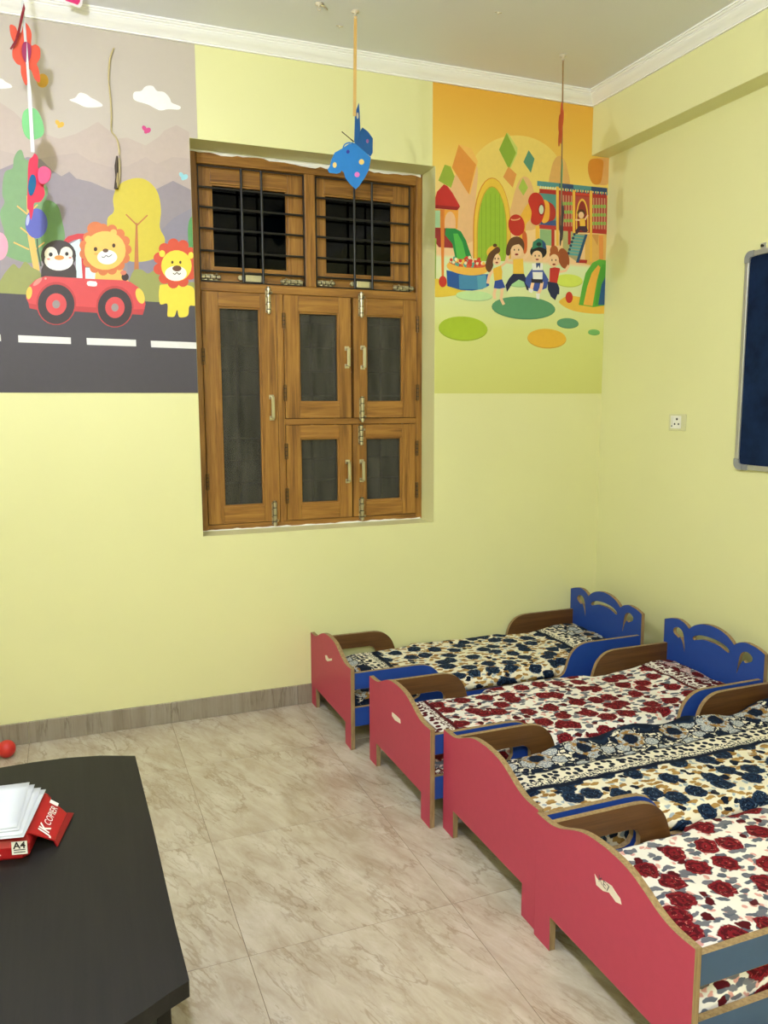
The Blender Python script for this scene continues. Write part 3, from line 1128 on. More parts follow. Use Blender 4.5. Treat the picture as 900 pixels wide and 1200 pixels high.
m.P(ZC, [(396, 432), (432, 466), (415, 525), (373, 478)], (222, 150, 76))
m.element('diamond_print')
m.P(ZC, [(460, 482), (482, 525), (462, 560), (440, 525)], (168, 190, 76))
m.element('barrel_print', 'orange printed barrel shape')
m.P(ZC, [(760, 402), (835, 396), (850, 420), (838, 505), (790, 512), (762, 500), (746, 450)], (222, 166, 100), True)
m.P(ZC, [(756, 402), (808, 402), (812, 440), (800, 505), (765, 505), (746, 450)], (216, 138, 48), True)
# the green door
m.element('door_print', 'yellow arched door with green planks')


def arch(cx, hw, top, bot, n_=16):
    return [(cx-hw, bot)]+[(cx-hw*math.cos(math.pi*k/n_), top+(bot-top)*0.62*(1-math.sin(math.pi*k/n_))) for k in range(n_+1)]+[(cx+hw, bot)]


m.P(ZG, arch(572, 166, -14, 700), (214, 140, 50))
m.P(ZG, arch(575, 158, -6, 700), (232, 192, 66))
m.P(ZG, arch(572, 134, 62, 720), (206, 160, 52))
m.P(ZG, arch(574, 126, 70, 720), (152, 186, 54))
for x in (482, 520, 560, 600, 640, 672):
    m.L(ZG, [(x, 130 if 500 < x < 650 else 210), (x, 700)], 4, (130, 164, 44))
# slide tower on the left
m.element('slide_tower_print', 'red-roofed tower with a green slide')
OR = (232, 160, 62)
m.P(ZG, [(60, 265), (278, 270), (270, 435), (60, 430)], OR)
m.P(ZG, arch(205, 48, 285, 432), (232, 184, 140))
m.P(ZG, [(60, 275), (118, 275), (118, 425), (60, 425)], (168, 206, 170))
m.P(ZG, [(58, 425), (262, 438), (230, 606), (105, 598), (58, 530)], (146, 42, 46))
m.P(ZG, [(118, 265), (155, 265), (150, 860), (130, 860)], (222, 130, 52))
m.P(ZG, [(60, 520), (84, 520), (80, 880), (62, 880)], (140, 170, 70))
m.P(ZG, [(150, 45), (180, 60), (225, 120), (268, 195), (292, 240), (268, 272), (200, 262), (60, 252), (62, 205), (90, 110)], (190, 44, 40), False)
m.P(ZG, [(62, 225), (290, 245), (268, 274), (62, 256)], (150, 32, 36))
m.P(ZG, [(165, 430), (250, 434), (300, 460), (345, 540), (395, 690), (350, 720), (255, 715), (225, 570), (160, 490)], (38, 132, 66), False)
m.P(ZG, [(232, 478), (272, 478), (315, 560), (352, 712), (268, 712), (248, 580)], (84, 176, 76), False)
m.element('ball_pit_print', 'blue tub full of coloured balls')
m.P(ZG, [(55, 900), (120, 880), (350, 985), (240, 1022), (55, 1030)], (226, 194, 66), True)
m.E(ZG, 140, 900, 35, 50, (196, 52, 40))
m.P(ZG, [(172, 800), (350, 840), (540, 835), (548, 935), (490, 965), (400, 980), (300, 975), (180, 940)], (36, 84, 156), False)
m.P(ZG, [(280, 840), (440, 850), (450, 970), (285, 965)], (70, 136, 180), False)
m.P(ZG, [(440, 850), (520, 840), (525, 950), (450, 972)], (90, 160, 186), False)
m.E(ZG, 356, 778, 184, 66, (236, 182, 76), 6)
m.E(ZG, 358, 742, 165, 36, (216, 96, 60), 6)
random.seed(9)
for k in range(62):
    a, rr = random.random()*6.283, math.sqrt(random.random())
    x, y = 355+150*rr*math.cos(a), 726+40*rr*math.sin(a)+150*rr*math.cos(a)*0.06
    m.E(ZG, x, y, 13, 15, random.choice([(206, 60, 46), (238, 190, 80), (96, 168, 150), (236, 226, 190), (206, 60, 46)]), 0, 10)
# play house
m.element('play_house_print', 'two-storey play house with a ladder')
YP, RB, TE, NB = (236, 186, 74), (176, 46, 42), (84, 146, 140), (48, 74, 116)
m.P(ZH, [(235, 190), (835, 240), (830, 560), (240, 510)], (172, 70, 62))
m.P(ZH, [(240, 195), (388, 212), (388, 500), (240, 478)], TE)
m.P(ZH, [(250, 430), (388, 440), (388, 496), (250, 482)], (62, 88, 140))
m.P(ZH, [(244, 515), (345, 522), (345, 660), (244, 650)], (142, 176, 128))
m.P(ZH, [(345, 515), (372, 518), (372, 720), (345, 720)], RB)
m.P(ZH, [(445, 525), (535, 530), (535, 720), (445, 720)], (176, 172, 118))
m.P(ZH, [(490, 525), (515, 527), (515, 650), (490, 650)], RB)
m.P(ZH, [(640, 560), (830, 560), (815, 860), (640, 820)], (226, 178, 96))
m.P(ZH, [(760, 570), (800, 570), (800, 800), (765, 800)], (230, 150, 76))
m.P(ZH, [(696, 560), (760, 560), (752, 660)], (206, 150, 80))
m.P(ZH, [(570, 780), (660, 785), (655, 815), (560, 810)], RB)
for x0, x1, yy in ((440, 530, 0), (706, 830, 25)):
    k = 0
    x = x0+6
    while x < x1:
        m.P(ZH, [(x, 215+yy), (x+9, 216+yy), (x+9, 490+yy), (x, 488+yy)], (206, 150, 120))
        x += 24
    for y in (275, 350, 425):
        for x in range(x0-8, x1-14, 26):
            m.P(ZH, [(x, y+yy), (x+22, y+2+yy), (x+22, y+30+yy), (x, y+28+yy)], (140, 184, 88))
m.P(ZH, [(240, 160), (835, 205), (832, 245), (240, 198)], RB)
m.P(ZH, [(560, 196), (680, 204), (680, 222), (560, 214)], (206, 66, 50))
m.P(ZH, [(235, 474), (385, 486), (385, 516), (235, 506)], (190, 56, 54))
m.P(ZH, [(430, 490), (832, 520), (830, 556), (430, 528)], RB)
m.P(ZH, [(220, 90), (836, 154), (836, 192), (220, 134)], (84, 146, 150))
m.P(ZH, [(415, 110), (538, 123), (538, 166), (415, 152)], NB)
m.P(ZH, [(696, 140), (836, 154), (836, 192), (696, 180)], NB)
for x in range(240, 410, 22):
    m.P(ZH, [(x, 155+(x-240)*0.08), (x+10, 130+(x-240)*0.08), (x+16, 157+(x-240)*0.08)], (206, 226, 206))
for x in range(430, 830, 22):
    m.P(ZH, [(x, 150+(x-430)*0.095), (x+12, 150+(x-430)*0.095), (x+12, 180+(x-430)*0.095), (x, 180+(x-430)*0.095)], TE if (x//22) % 2 else NB)
m.P(ZH, arch(615, 55, 246, 540), YP)
m.P(ZH, arch(615, 44, 266, 545), (140, 44, 40))
for x0, y0, y1 in ((386, 140, 660), (530, 172, 575), (680, 176, 800)):
    m.P(ZH, [(x0, y0), (x0+24, y0+2), (x0+22, y1), (x0+2, y1)], YP)
m.P(ZH, [(205, 485), (240, 488), (240, 600), (205, 600)], YP)
# tunnel
m.element('tunnel_print', 'red and yellow crawl tunnel')
m.P(ZH, [(40, 470), (75, 390), (140, 290), (190, 310), (165, 420), (120, 480), (120, 640), (80, 640)], (232, 178, 64), True)
m.P(ZH, [(90, 540), (128, 560), (130, 700), (100, 720)], (206, 100, 50), True)
m.E(ZH, 38, 480, 72, 96, (192, 48, 38), -8)
m.E(ZH, 30, 425, 42, 14, (232, 170, 120), -8)
m.E(ZH, 30, 418, 36, 10, (196, 56, 40), -8)
m.P(ZH, [(270, 275), (340, 285), (380, 340), (375, 420), (330, 445), (260, 450)], (170, 44, 40), True)
m.P(ZH, [(268, 270), (318, 278), (330, 350), (318, 440), (262, 450)], (236, 172, 62), True)
m.P(ZH, [(140, 270), (170, 205), (225, 196), (268, 240), (290, 330), (262, 440), (215, 480), (165, 450), (170, 360)], (196, 50, 38), True)
m.E(ZH, 258, 343, 30, 54, (150, 36, 34))
m.E(ZH, 256, 343, 20, 40, (206, 216, 190))
m.element('climbing_child_print', 'child in a yellow top at the head of the ladder')
SK = (240, 200, 158)
m.P(ZH, [(560, 520), (590, 485), (650, 485), (668, 530), (640, 545), (600, 520), (570, 560), (552, 555)], (70, 40, 60))
m.P(ZH, [(590, 425), (640, 420), (642, 488), (596, 488)], (236, 186, 70))
m.L(ZH, [(595, 435), (555, 432)], 14, SK)
m.L(ZH, [(638, 432), (665, 390)], 14, SK)
m.E(ZH, 606, 370, 36, 30, (84, 46, 30))
m.E(ZH, 606, 392, 24, 30, SK)
m.element('ladder_print', 'blue slatted ladder')
m.P(ZH, [(545, 555), (655, 560), (580, 808), (478, 740)], (170, 160, 120))
for k in range(7):
    t = k/7.0
    x, y = 540-62*t, 560+185*t
    m.P(ZH, [(x, y), (x+100, y+12), (x+98, y+32), (x-6, y+22)], (94, 160, 160))
m.P(ZH, [(640, 560), (662, 562), (585, 810), (560, 805)], (44, 84, 120))
for k in range(7):
    t = k/6.0
    m.E(ZH, 545-62*t, 560+200*t, 12, 12, (40, 66, 90))
# right slide
m.element('slide_print', 'green and yellow slide')
m.P(ZD, [(622, 420), (680, 400), (815, 440), (830, 475), (760, 478), (680, 465), (630, 440)], (232, 186, 70), True)
m.P(ZD, [(705, 440), (720, 360), (735, 300), (765, 255), (795, 240), (830, 245), (830, 440), (770, 450)], (92, 168, 62), False)
m.P(ZD, [(725, 440), (742, 360), (762, 300), (790, 265), (800, 275), (785, 330), (765, 445)], (236, 176, 72), False)
m.P(ZD, [(800, 330), (830, 300), (830, 440), (780, 440)], (40, 88, 140))
m.P(ZD, [(775, 440), (790, 330), (808, 262), (830, 262), (830, 300), (805, 350), (790, 440)], (76, 156, 56), False)
m.E(ZD, 663, 407, 16, 25, (196, 52, 40))
# floor discs
for (x, y, rx, ry, col) in ((660, 335, 62, 28, (188, 200, 86)), (245, 402, 80, 22, (172, 200, 146)), (440, 345, 50, 18, (150, 190, 140)),
                            (462, 454, 140, 50, (82, 134, 98)), (197, 545, 108, 54, (150, 172, 44)), (565, 589, 86, 43, (206, 160, 52)), (657, 522, 48, 22, (84, 134, 100)), (772, 562, 26, 12, (104, 158, 90))):
    m.element('floor_disc_print')
    m.E(ZD, x, y, rx, ry, col, 3, 28)
    light = tuple(min(255, int(v*1.12)) for v in col)
    m.E(ZD, x, y-3, rx*0.985, ry*0.95, light, 3, 28)
# children
HB, NV = (96, 62, 40), (34, 40, 74)


def face(cx, cy, rx, ry, tilt=0):
    m.E(ZK, cx, cy, rx, ry, SK, tilt)
    m.E(ZK, cx-rx*0.35, cy-ry*0.1, 5, 9, (50, 34, 28))
    m.E(ZK, cx+rx*0.4, cy-ry*0.1, 5, 9, (50, 34, 28))
    m.E(ZK, cx+2, cy+ry*0.55, rx*0.32, ry*0.14, (150, 50, 40))


m.element('child_print', 'girl in a yellow shirt and blue shorts')
m.L(ZK, [(192, 540), (178, 600), (184, 640)], 26, SK)
m.L(ZK, [(252, 540), (240, 640), (264, 690)], 26, SK)
m.L(ZK, [(165, 388), (135, 440), (122, 505)], 26, SK)
m.L(ZK, [(232, 360), (280, 320), (296, 250)], 20, SK)
m.P(ZK, [(168, 375), (238, 345), (250, 400), (246, 474), (180, 480)], (236, 186, 62))
m.P(ZK, [(185, 482), (248, 468), (278, 540), (225, 552), (175, 545)], (52, 80, 160))
m.E(ZK, 172, 225, 62, 52, (232, 180, 66), -30)
m.E(ZK, 186, 170, 18, 16, (86, 54, 34))
face(200, 292, 38, 52, -8)
m.P(ZK, [(205, 182), (230, 200), (225, 232), (190, 255), (168, 310), (170, 350), (140, 405), (108, 380), (104, 330), (128, 250), (165, 210)], HB, True)
m.element('child_print', 'child in a yellow shirt leaping in dark trousers')
m.P(ZK, [(350, 415), (440, 418), (478, 500), (488, 570), (465, 560), (440, 490), (395, 470), (335, 510), (292, 578), (278, 520), (310, 460)], NV)
m.L(ZK, [(352, 322), (290, 318), (300, 240)], 30, SK)
m.L(ZK, [(430, 300), (470, 250), (505, 190)], 28, SK)
m.P(ZK, [(345, 292), (432, 285), (440, 420), (345, 420)], (236, 190, 72))
m.P(ZK, [(282, 240), (288, 180), (318, 115), (370, 92), (415, 105), (442, 150), (440, 215), (425, 190), (395, 160), (350, 165), (325, 200), (318, 250), (300, 260)], HB, True)
face(374, 215, 50, 62)
m.P(ZK, [(320, 215), (322, 165), (345, 135), (385, 140), (405, 155), (365, 165), (338, 180)], HB, True)
m.element('child_print', 'boy in a green cap and blue cape')
m.P(ZK, [(512, 375), (455, 455), (452, 500), (500, 565), (560, 575), (640, 545), (656, 470), (602, 375)], (62, 84, 164))
m.L(ZK, [(520, 490), (505, 555)], 28, SK)
m.L(ZK, [(600, 490), (590, 545), (565, 600)], 28, SK)
m.P(ZK, [(545, 590), (580, 592), (575, 645), (550, 640)], (238, 236, 232))
m.P(ZK, [(480, 545), (525, 560), (510, 590), (482, 575)], (238, 236, 232))
m.P(ZK, [(505, 460), (606, 460), (604, 502), (505, 498)], (40, 36, 48))
m.P(ZK, [(510, 328), (606, 326), (602, 468), (520, 466)], (238, 236, 232))
m.P(ZK, [(515, 388), (606, 388), (605, 404), (516, 404)], (70, 92, 170))
m.P(ZK, [(545, 325), (585, 325), (580, 375), (568, 345), (550, 375)], (58, 80, 130))
m.E(ZK, 568, 225, 73, 62, (36, 30, 34))
face(556, 266, 46, 50)
m.P(ZK, [(512, 205), (520, 140), (570, 106), (620, 135), (640, 200), (575, 182)], (56, 130, 104))
m.P(ZK, [(600, 120), (630, 150), (640, 205), (605, 192)], (44, 84, 130))
m.E(ZK, 572, 160, 22, 18, (30, 50, 46))
m.element('child_print', 'girl with brown ponytail in a red top')
m.E(ZK, 790, 285, 48, 92, (154, 80, 44), -12)
m.L(ZK, [(752, 402), (805, 392), (835, 345)], 24, SK)
m.L(ZK, [(672, 250), (640, 300), (610, 310)], 20, SK)
m.P(ZK, [(648, 488), (730, 492), (752, 545), (750, 600), (735, 600), (715, 652), (678, 622), (650, 560)], NV)
m.P(ZK, [(668, 370), (712, 362), (758, 372), (732, 500), (664, 490)], (190, 50, 44))
m.E(ZK, 705, 215, 36, 44, (164, 88, 46))
m.E(ZK, 712, 255, 48, 40, (164, 88, 46))
face(702, 305, 45, 58, 8)
m.finish()

# ================================================================== BEDS
BL, BW = 1.535, 0.598


def foot_outline():
    prof = [(0, 0.362), (0.05, 0.362), (0.085, 0.366), (0.12, 0.377), (0.16, 0.395), (0.205, 0.412), (0.25, 0.420), (0.30, 0.4225)]
    half = smooth_loop(prof, False, 3)
    top = half+[(0.6-y, z) for y, z in half[::-1][1:]]
    top = [(y*BW/0.6, z) for y, z in top]
    return [(0, 0), (0, 0.362)]+top[1:-1]+[(BW, 0.362), (BW, 0), (BW-0.076, 0), (BW-0.076, 0.100), (0.076, 0.100), (0.076, 0)]


def head_outline():
    pts = [(0, 0), (0, 0.446)]
    for t, z in smooth_loop([(0.0, 0.447), (0.08, 0.463), (0.165, 0.468), (0.23, 0.459), (0.275, 0.441)], False, 3)[1:]:
        pts.append((t*BW, z))
    for t, z in smooth_loop([(0.275, 0.441), (0.33, 0.466), (0.41, 0.484), (0.5, 0.490), (0.59, 0.484), (0.67, 0.466), (0.725, 0.441)], False, 3)[1:]:
        pts.append((t*BW, z))
    for t, z in smooth_loop([(0.725, 0.441), (0.77, 0.459), (0.835, 0.468), (0.92, 0.463), (1.0, 0.447)], False, 3)[1:]:
        pts.append((t*BW, z))
    return pts+[(BW, 0), (BW-0.076, 0), (BW-0.076, 0.10), (0.076, 0.10), (0.076, 0)]


def head_holes():
    slit = [(0.345, 0.420), (0.41, 0.431), (0.5, 0.435), (0.59, 0.431), (0.655, 0.420)]
    low = [(0.685, 0.405), (0.668, 0.396), (0.59, 0.412), (0.5, 0.416), (0.41, 0.412), (0.332, 0.396), (0.315, 0.405)]
    comma = [(0.238, 0.322), (0.214, 0.362), (0.186, 0.386), (0.166, 0.380), (0.136, 0.388), (0.108, 0.398), (0.108, 0.416), (0.146, 0.429), (0.190, 0.424), (0.220, 0.398)]
    a = smooth_loop([(t*BW, z) for t, z in slit+low], True, 2)
    b = smooth_loop([(t*BW, z) for t, z in comma], True, 3)
    return [a, b, [(BW-y, z) for y, z in b]]


def side_outline():
    c1 = [(0.30, 0.336), (0.345, 0.333), (0.385, 0.318), (0.415, 0.290), (0.432, 0.255), (0.442, 0.222), (0.456, 0.196), (0.482, 0.182)]
    c1 = smooth_loop(c1, False, 3)
    L0, L1 = 0.0185, BL-0.0185
    foot = [(L0, 0.336)]+c1
    gap = [(0.300, 0.182), (0.322, 0.190), (0.334, 0.210), (0.334, 0.236), (0.322, 0.256), (0.300, 0.264)]
    pts = [(L0, 0.10), (L1, 0.10), (L1, 0.336)]
    pts += [(BL-x, z) for x, z in foot[1:]]
    pts += foot[1:][::-1]+[(L0, 0.336), (L0, 0.264)]
    pts += gap[::-1]+[(L0, 0.182)]
    return pts


foot_mesh = MB().prism(foot_outline(), [], lambda a, b, t: (t, a, b), 0.0, 0.018, M['laminate_red'], M['ply_brown'], M['ply_edge']).mesh('foot_board')
head_mesh = MB().prism(head_outline(), head_holes(), lambda a, b, t: (t, a, b), BL-0.018, BL, M['laminate_blue'], M['ply_brown'], M['ply_edge']).mesh('head_board')
near_mesh = MB().prism(side_outline(), [], lambda a, b, t: (a, t, b), 0.008, 0.026, M['laminate_blue'], M['ply_brown'], M['ply_edge']).mesh('side_panel')
far_mesh = MB().prism(side_outline(), [], lambda a, b, t: (a, t, b), BW-0.026, BW-0.008, M['ply_brown'], M['laminate_blue'], M['ply_edge']).mesh('side_panel')
slate_mesh = MB().prism(side_outline(), [], lambda a, b, t: (a, t, b), 0.008, 0.026, M['laminate_slate'], M['ply_brown'], M['ply_edge']).mesh('side_panel')
base_mesh = MB().box((0.0185, 0.0265, 0.115), (BL-0.0185, BW-0.0265, 0.127), M['ply_brown']).mesh('base_board')


def bed(loc, label):
    r = empty('toddler_bed', loc)
    tag(r, label, 'bed', 'toddler beds in a row along the side wall')
    parts = {}
    for nm, me in (('foot_board', foot_mesh), ('head_board', head_mesh), ('side_panel', near_mesh), ('side_panel', far_mesh), ('base_board', base_mesh)):
        o = bpy.data.objects.new(nm, me)
        C.objects.link(o)
        o.parent = r
        parts.setdefault(nm, o)
        if nm != 'base_board':
            weld(o)
            b = o.modifiers.new('bevel', 'BEVEL')
            b.width = 0.0012
            b.segments = 1
            b.limit_method = 'ANGLE'
            b.angle_limit = math.radians(60)
    parts['foot_board']['label'] = 'red laminate footboard with pale plywood edge'
    parts['head_board']['label'] = 'blue scalloped headboard with cut-out smile'
    if 'nearest' in label:
        parts['side_panel'].data = slate_mesh
        parts['side_panel']['label'] = 'slate blue side panel with plywood edge'
    return r, parts


BEDS = [(1.063, 3.094), (1.107, 2.384), (1.153, 1.774), (1.142, 1.166)]
BLAB = ['red and blue wooden toddler bed against the window wall, farthest from the camera',
        'red and blue wooden toddler bed second from the window wall, under the maroon-bordered sheet',
        'red and blue wooden toddler bed third from the window wall, under the lace-bordered sheet',
        'red and blue toddler bed nearest the camera, torn white sticker on its footboard']
beds = [bed((x, y, 0), l) for (x, y), l in zip(BEDS, BLAB)]

# torn stickers on the footboards
paper_white = flat(226, 214, 196, 0.7)


def sticker(i, pts, txt=None):
    par = beds[i][1]['foot_board']
    x, y = BEDS[i]
    w = [atX(u, v, x) for u, v in pts]
    mb = MB().prism([(q.y-y, q.z) for q in w], [], lambda a, b, t: (t, a, b), -0.0008, -0.0001, paper_white, paper_white, paper_white)
    o = mb.build('sticker', par)
    o['label'] = 'torn white paper sticker'
    if txt:
        me = text_mesh(txt, 0.026, flat(70, 60, 66))
        q = atX(*txt_pos, x)
        # lay the letters on the outer face of the footboard (facing -x); text runs towards -y
        for v in me.vertices:
            a, b = v.co.x, v.co.y
            v.co = Vector((-0.0011, q.y-y-a, q.z+b-a*0.18))
        s_ = bpy.data.objects.new('handwriting', me)
        C.objects.link(s_)
        s_.parent = par


sticker(0, [(381, 768), (383, 768), (385, 772), (389, 771.5), (389, 774), (384, 775), (382, 773)])
sticker(1, [(459.5, 834.5), (464, 838), (469, 843), (469.5, 848), (463, 844), (459.5, 839)])
txt_pos = (708, 1036)
sticker(3, [(697, 1024), (701, 1031), (708, 1032), (717, 1038), (722, 1046), (727, 1053), (728.5, 1060), (722, 1057), (714, 1046), (707, 1044), (699, 1037)], 'KE7')

# ------------------------------------------------------------------ sheets
navy = dict(base=rgb(232, 224, 200), dark=rgb(13, 23, 42), mid=rgb(27, 47, 74), light=rgb(120, 146, 168), leaf_a=rgb(150, 112, 56), leaf_b=rgb(168, 132, 74))
rosy = dict(base=rgb(236, 230, 218), dark=rgb(80, 13, 21), mid=rgb(124, 24, 33), light=rgb(206, 120, 108), leaf_a=rgb(92, 98, 108), leaf_b=rgb(112, 112, 118))
sheet_mats = [
    floral('cream_navy_print', band=(0.285, BL-0.02), band_axis='x', seed=0.13, **navy),
    floral('white_maroon_print', band=(0.20, BL-0.02), band_axis='x', seed=1.71, **rosy),
    floral('navy_lace_print', band=(0.290, 0.570), band_axis='y', seed=3.37, **navy),
    floral('white_red_rose_print', band=None, band_axis='x', seed=5.11, **rosy)]


def sstep(a, b, x):
    t = max(0.0, min(1.0, (x-a)/(b-a)))
    return t*t*(3-2*t)


def sheet(i, label):
    nx, ny = 96, 46
    x0, x1 = 0.026, BL-0.026
    sd = 11.3*i

    def ext(x):        # half width: wider between the guard rails, where the sheet laps over the low side rails
        mid = sstep(0.47, 0.53, x)*(1-sstep(BL-0.53, BL-0.47, x))
        return 0.262+mid*0.034

    def top(x, v):
        hw = ext(x)
        y = BW/2+v*hw
        ed = hw*(1-abs(v))
        ex = min(x-x0, x1-x)
        z = 0.252
        z -= 0.045*(1-sstep(0, 0.16, x-x0))
        z += 0.018*sstep(0.28, 0.06, x1-x)*0+0.02*(1-sstep(0.10, 0.34, x1-x))
        z -= 0.035*(1-sstep(0, 0.05, ed))
        z -= 0.020*(1-sstep(0, 0.03, ex))
        z += 0.010*noise.noise(Vector((x*3.0+sd, y*4.0, i)))
        w = noise.noise(Vector((x*7+sd, y*16+x*5, 2.0+i)))
        z += 0.006*w*(0.5+0.8*(1-sstep(0.1, 0.4, x1-x)))
        z += 0.0035*noise.noise(Vector((x*24+sd, y*20, 5.0+i)))
        if i == 2:      # the lace border is pulled up and bunched along the far side rail
            z += 0.030*sstep(0.45, 0.95, v)*(0.75+0.45*math.sin(x*19.0))*sstep(0.3, 0.5, x)
        return (x, y, z)
    V, F = [], []
    for a in range(nx+1):
        x = x0+(x1-x0)*a/nx
        for b in range(ny+1):
            V.append(top(x, -1+2*b/ny))
    W = ny+1
    for a in range(nx):
        for b in range(ny):
            F.append((a*W+b, (a+1)*W+b, (a+1)*W+b+1, a*W+b+1))
    ring = [a*W for a in range(nx+1)]+[nx*W+b for b in range(1, ny+1)]+[a*W+ny for a in range(nx-1, -1, -1)]+[b for b in range(ny-1, 0, -1)]
    o0 = len(V)
    for k in ring:
        x, y, z = V[k]
        mid = abs(y-BW/2) > 0.264
        V.append((x, y, 0.190 if mid else 0.160))
    q = len(ring)
    o1 = len(V)
    for k in ring:       # turned in under the mattress, inside the side rails
        x, y, z = V[k]
        y = BW/2+max(-0.262, min(0.262, y-BW/2))
        V.append((x, y, 0.185 if abs(V[k][1]-BW/2) > 0.264 else 0.150))
    o2 = len(V)
    for k in ring:
        x, y, z = V[k]
        V.append((x, BW/2+max(-0.262, min(0.262, y-BW/2)), 0.1275))
    for k in range(q):
        j = (k+1) % q
        F.append((ring[j], ring[k], o0+k, o0+j))
        F.append((o0+j, o0+k, o1+k, o1+j))
        F.append((o1+j, o1+k, o2+k, o2+j))
    F.append(tuple(o2+k for k in range(q-1, -1, -1))[::-1])
    mb = MB().add(V, F, sheet_mats[i], True)
    o = mb.build('bed_sheet', None, (BEDS[i][0], BEDS[i][1], 0))
    tag(o, label, 'bed sheet', 'printed sheets on the toddler beds')
    return o


sheet(0, 'cream sheet with dark blue roses on the bed beside the window wall')
sheet(1, 'white sheet with small red roses and a maroon border on the second bed')
sheet(2, 'cream sheet with navy roses and a wide pale blue lace border on the third bed')
sheet(3, 'white sheet with large red roses and grey leaves on the nearest bed')

# ================================================================== DESK, PAPER, BALL
TZ = 0.56
dk = empty('low_table', (-0.3, 1.65, 0))
tag(dk, 'low dark brown table with curved edges in the near left corner', 'table')
out = [(0.120, 2.098), (0.034, 2.134), (-0.048, 2.152), (-0.128, 2.157), (-0.206, 2.154), (-0.34, 2.148), (-0.50, 2.135), (-0.66, 2.100), (-0.72, 2.075),
       (-0.72, 1.22), (-0.62, 1.15), (-0.45, 1.075), (-0.28, 1.055), (-0.12, 1.085), (0.034, 1.146), (0.061, 1.160), (0.101, 1.184), (0.135, 1.201), (0.131, 1.368), (0.128, 1.698)]
mb = MB().prism([(x+0.3, y-1.65) for x, y in out[::-1]], [], lambda a, b, t: (a, b, t), TZ-0.028, TZ, M['desk'], M['desk'], M['desk'])
o = weld(mb.build('table_top', dk, bevel=0.0025))
for nm, a, b in (('side_panel', (0.085, 1.235, 0.001), (0.108, 2.04, TZ-0.0285)), ('side_panel', (-0.68, 1.235, 0.001), (-0.657, 2.04, TZ-0.0285)),
                 ('modesty_panel', (-0.656, 1.70, 0.16), (0.0845, 1.718, TZ-0.0285))):
    MB().box((a[0]+0.3, a[1]-1.65, a[2]), (b[0]+0.3, b[1]-1.65, b[2]), M['desk']).build(nm, dk, bevel=0.002)

# ream of copier paper, torn open on top
rx = Vector((0.198, 0.980, 0)).normalized()          # along the short end, away from the camera
rl = Vector((-rx.y, rx.x, 0))                       # along the length, to the left
PR, PD = flat(164, 26, 30, 0.4, 0.4), flat(128, 20, 26, 0.4, 0.4)
RW, RL, RH = 0.205, 0.297, 0.050
near_c = atZ(46, 1004, TZ)
ream = empty('paper_ream', (near_c.x, near_c.y, TZ+0.0003))
ream.rotation_euler = (0, 0, math.atan2(-rl.y, -rl.x))   # local x points to the right-hand end, local y away from the camera
tag(ream, 'torn red packet of copier paper on the dark table', 'paper ream')
# wrapped block, its end chamfered by the folded flaps
nx_, ny_ = 10, 8
pk = MB()
blk = [(-RL, 0), (-0.034, 0), (-0.022, 0.012), (-0.022, RW-0.012), (-0.034, RW), (-RL, RW)]
rings = []
for zz, ins in ((0.0, 0.0), (0.006, -0.003), (0.028, -0.004), (RH-0.010, 0.002), (RH-0.002, 0.012), (RH, 0.020)):
    cx_, cy_ = -RL/2, RW/2
    rings.append([(cx_+(x-cx_)*(1-ins/(RL/2)), cy_+(y-cy_)*(1-ins/(RW/2)), zz+0.0015*math.sin(x*70+y*50)*(zz > 0)) for x, y in blk])
VV = [p for r_ in rings for p in r_]
nb = len(blk)
FF = [(i*nb+k, i*nb+(k+1) % nb, (i+1)*nb+(k+1) % nb, (i+1)*nb+k) for i in range(len(rings)-1) for k in range(nb)]
FF += [tuple(range(nb-1, -1, -1)), tuple((len(rings)-1)*nb+k for k in range(nb))]
pk.add(VV, FF, PR)
pk.build('wrapper', ream)
# folded end flap sticking out at the right
fl_ = MB().add([(-0.036, 0.018, RH+0.002), (-0.036, RW-0.018, RH+0.002), (0.023, RW-0.050, 0.011), (0.023, 0.040, 0.011),
                (-0.038, 0.018, RH-0.001), (-0.038, RW-0.018, RH-0.001), (0.021, RW-0.050, 0.008), (0.021, 0.040, 0.008)],
               [(0, 3, 2, 1), (4, 5, 6, 7), (0, 1, 5, 4), (1, 2, 6, 5), (2, 3, 7, 6), (3, 0, 4, 7)], PR)
fl_.build('end_flap', ream, bevel=0.001)
fl2 = MB().add([(0.022, 0.040, 0.010), (0.024, RW-0.050, 0.012), (0.036, RW-0.040, 0.004), (0.030, 0.030, 0.003),
                (0.020, 0.040, 0.007), (0.022, RW-0.050, 0.009), (0.034, RW-0.040, 0.001), (0.028, 0.030, 0.0005)],
               [(0, 3, 2, 1), (4, 5, 6, 7), (0, 1, 5, 4), (1, 2, 6, 5), (2, 3, 7, 6), (3, 0, 4, 7)], PD)
fl2.build('flap_lip', ream)
white_print, black_print = flat(236, 232, 224, 0.5), flat(40, 30, 30, 0.6)


def letters(txt, size, mat, origin, ax, ay, name='lettering', shear=0.0, bold=0.0):
    """flat lettering laid on a face of the ream: local axes ax (reading direction) and ay (up)"""
    me = text_mesh(txt, size, mat, shear, bold)
    ax, ay, og_ = Vector(ax).normalized(), Vector(ay).normalized(), Vector(origin)
    for v in me.vertices:
        v.co = og_+ax*v.co.x+ay*v.co.y
    o = bpy.data.objects.new(name, me)
    C.objects.link(o)
    o.parent = ream
    return o


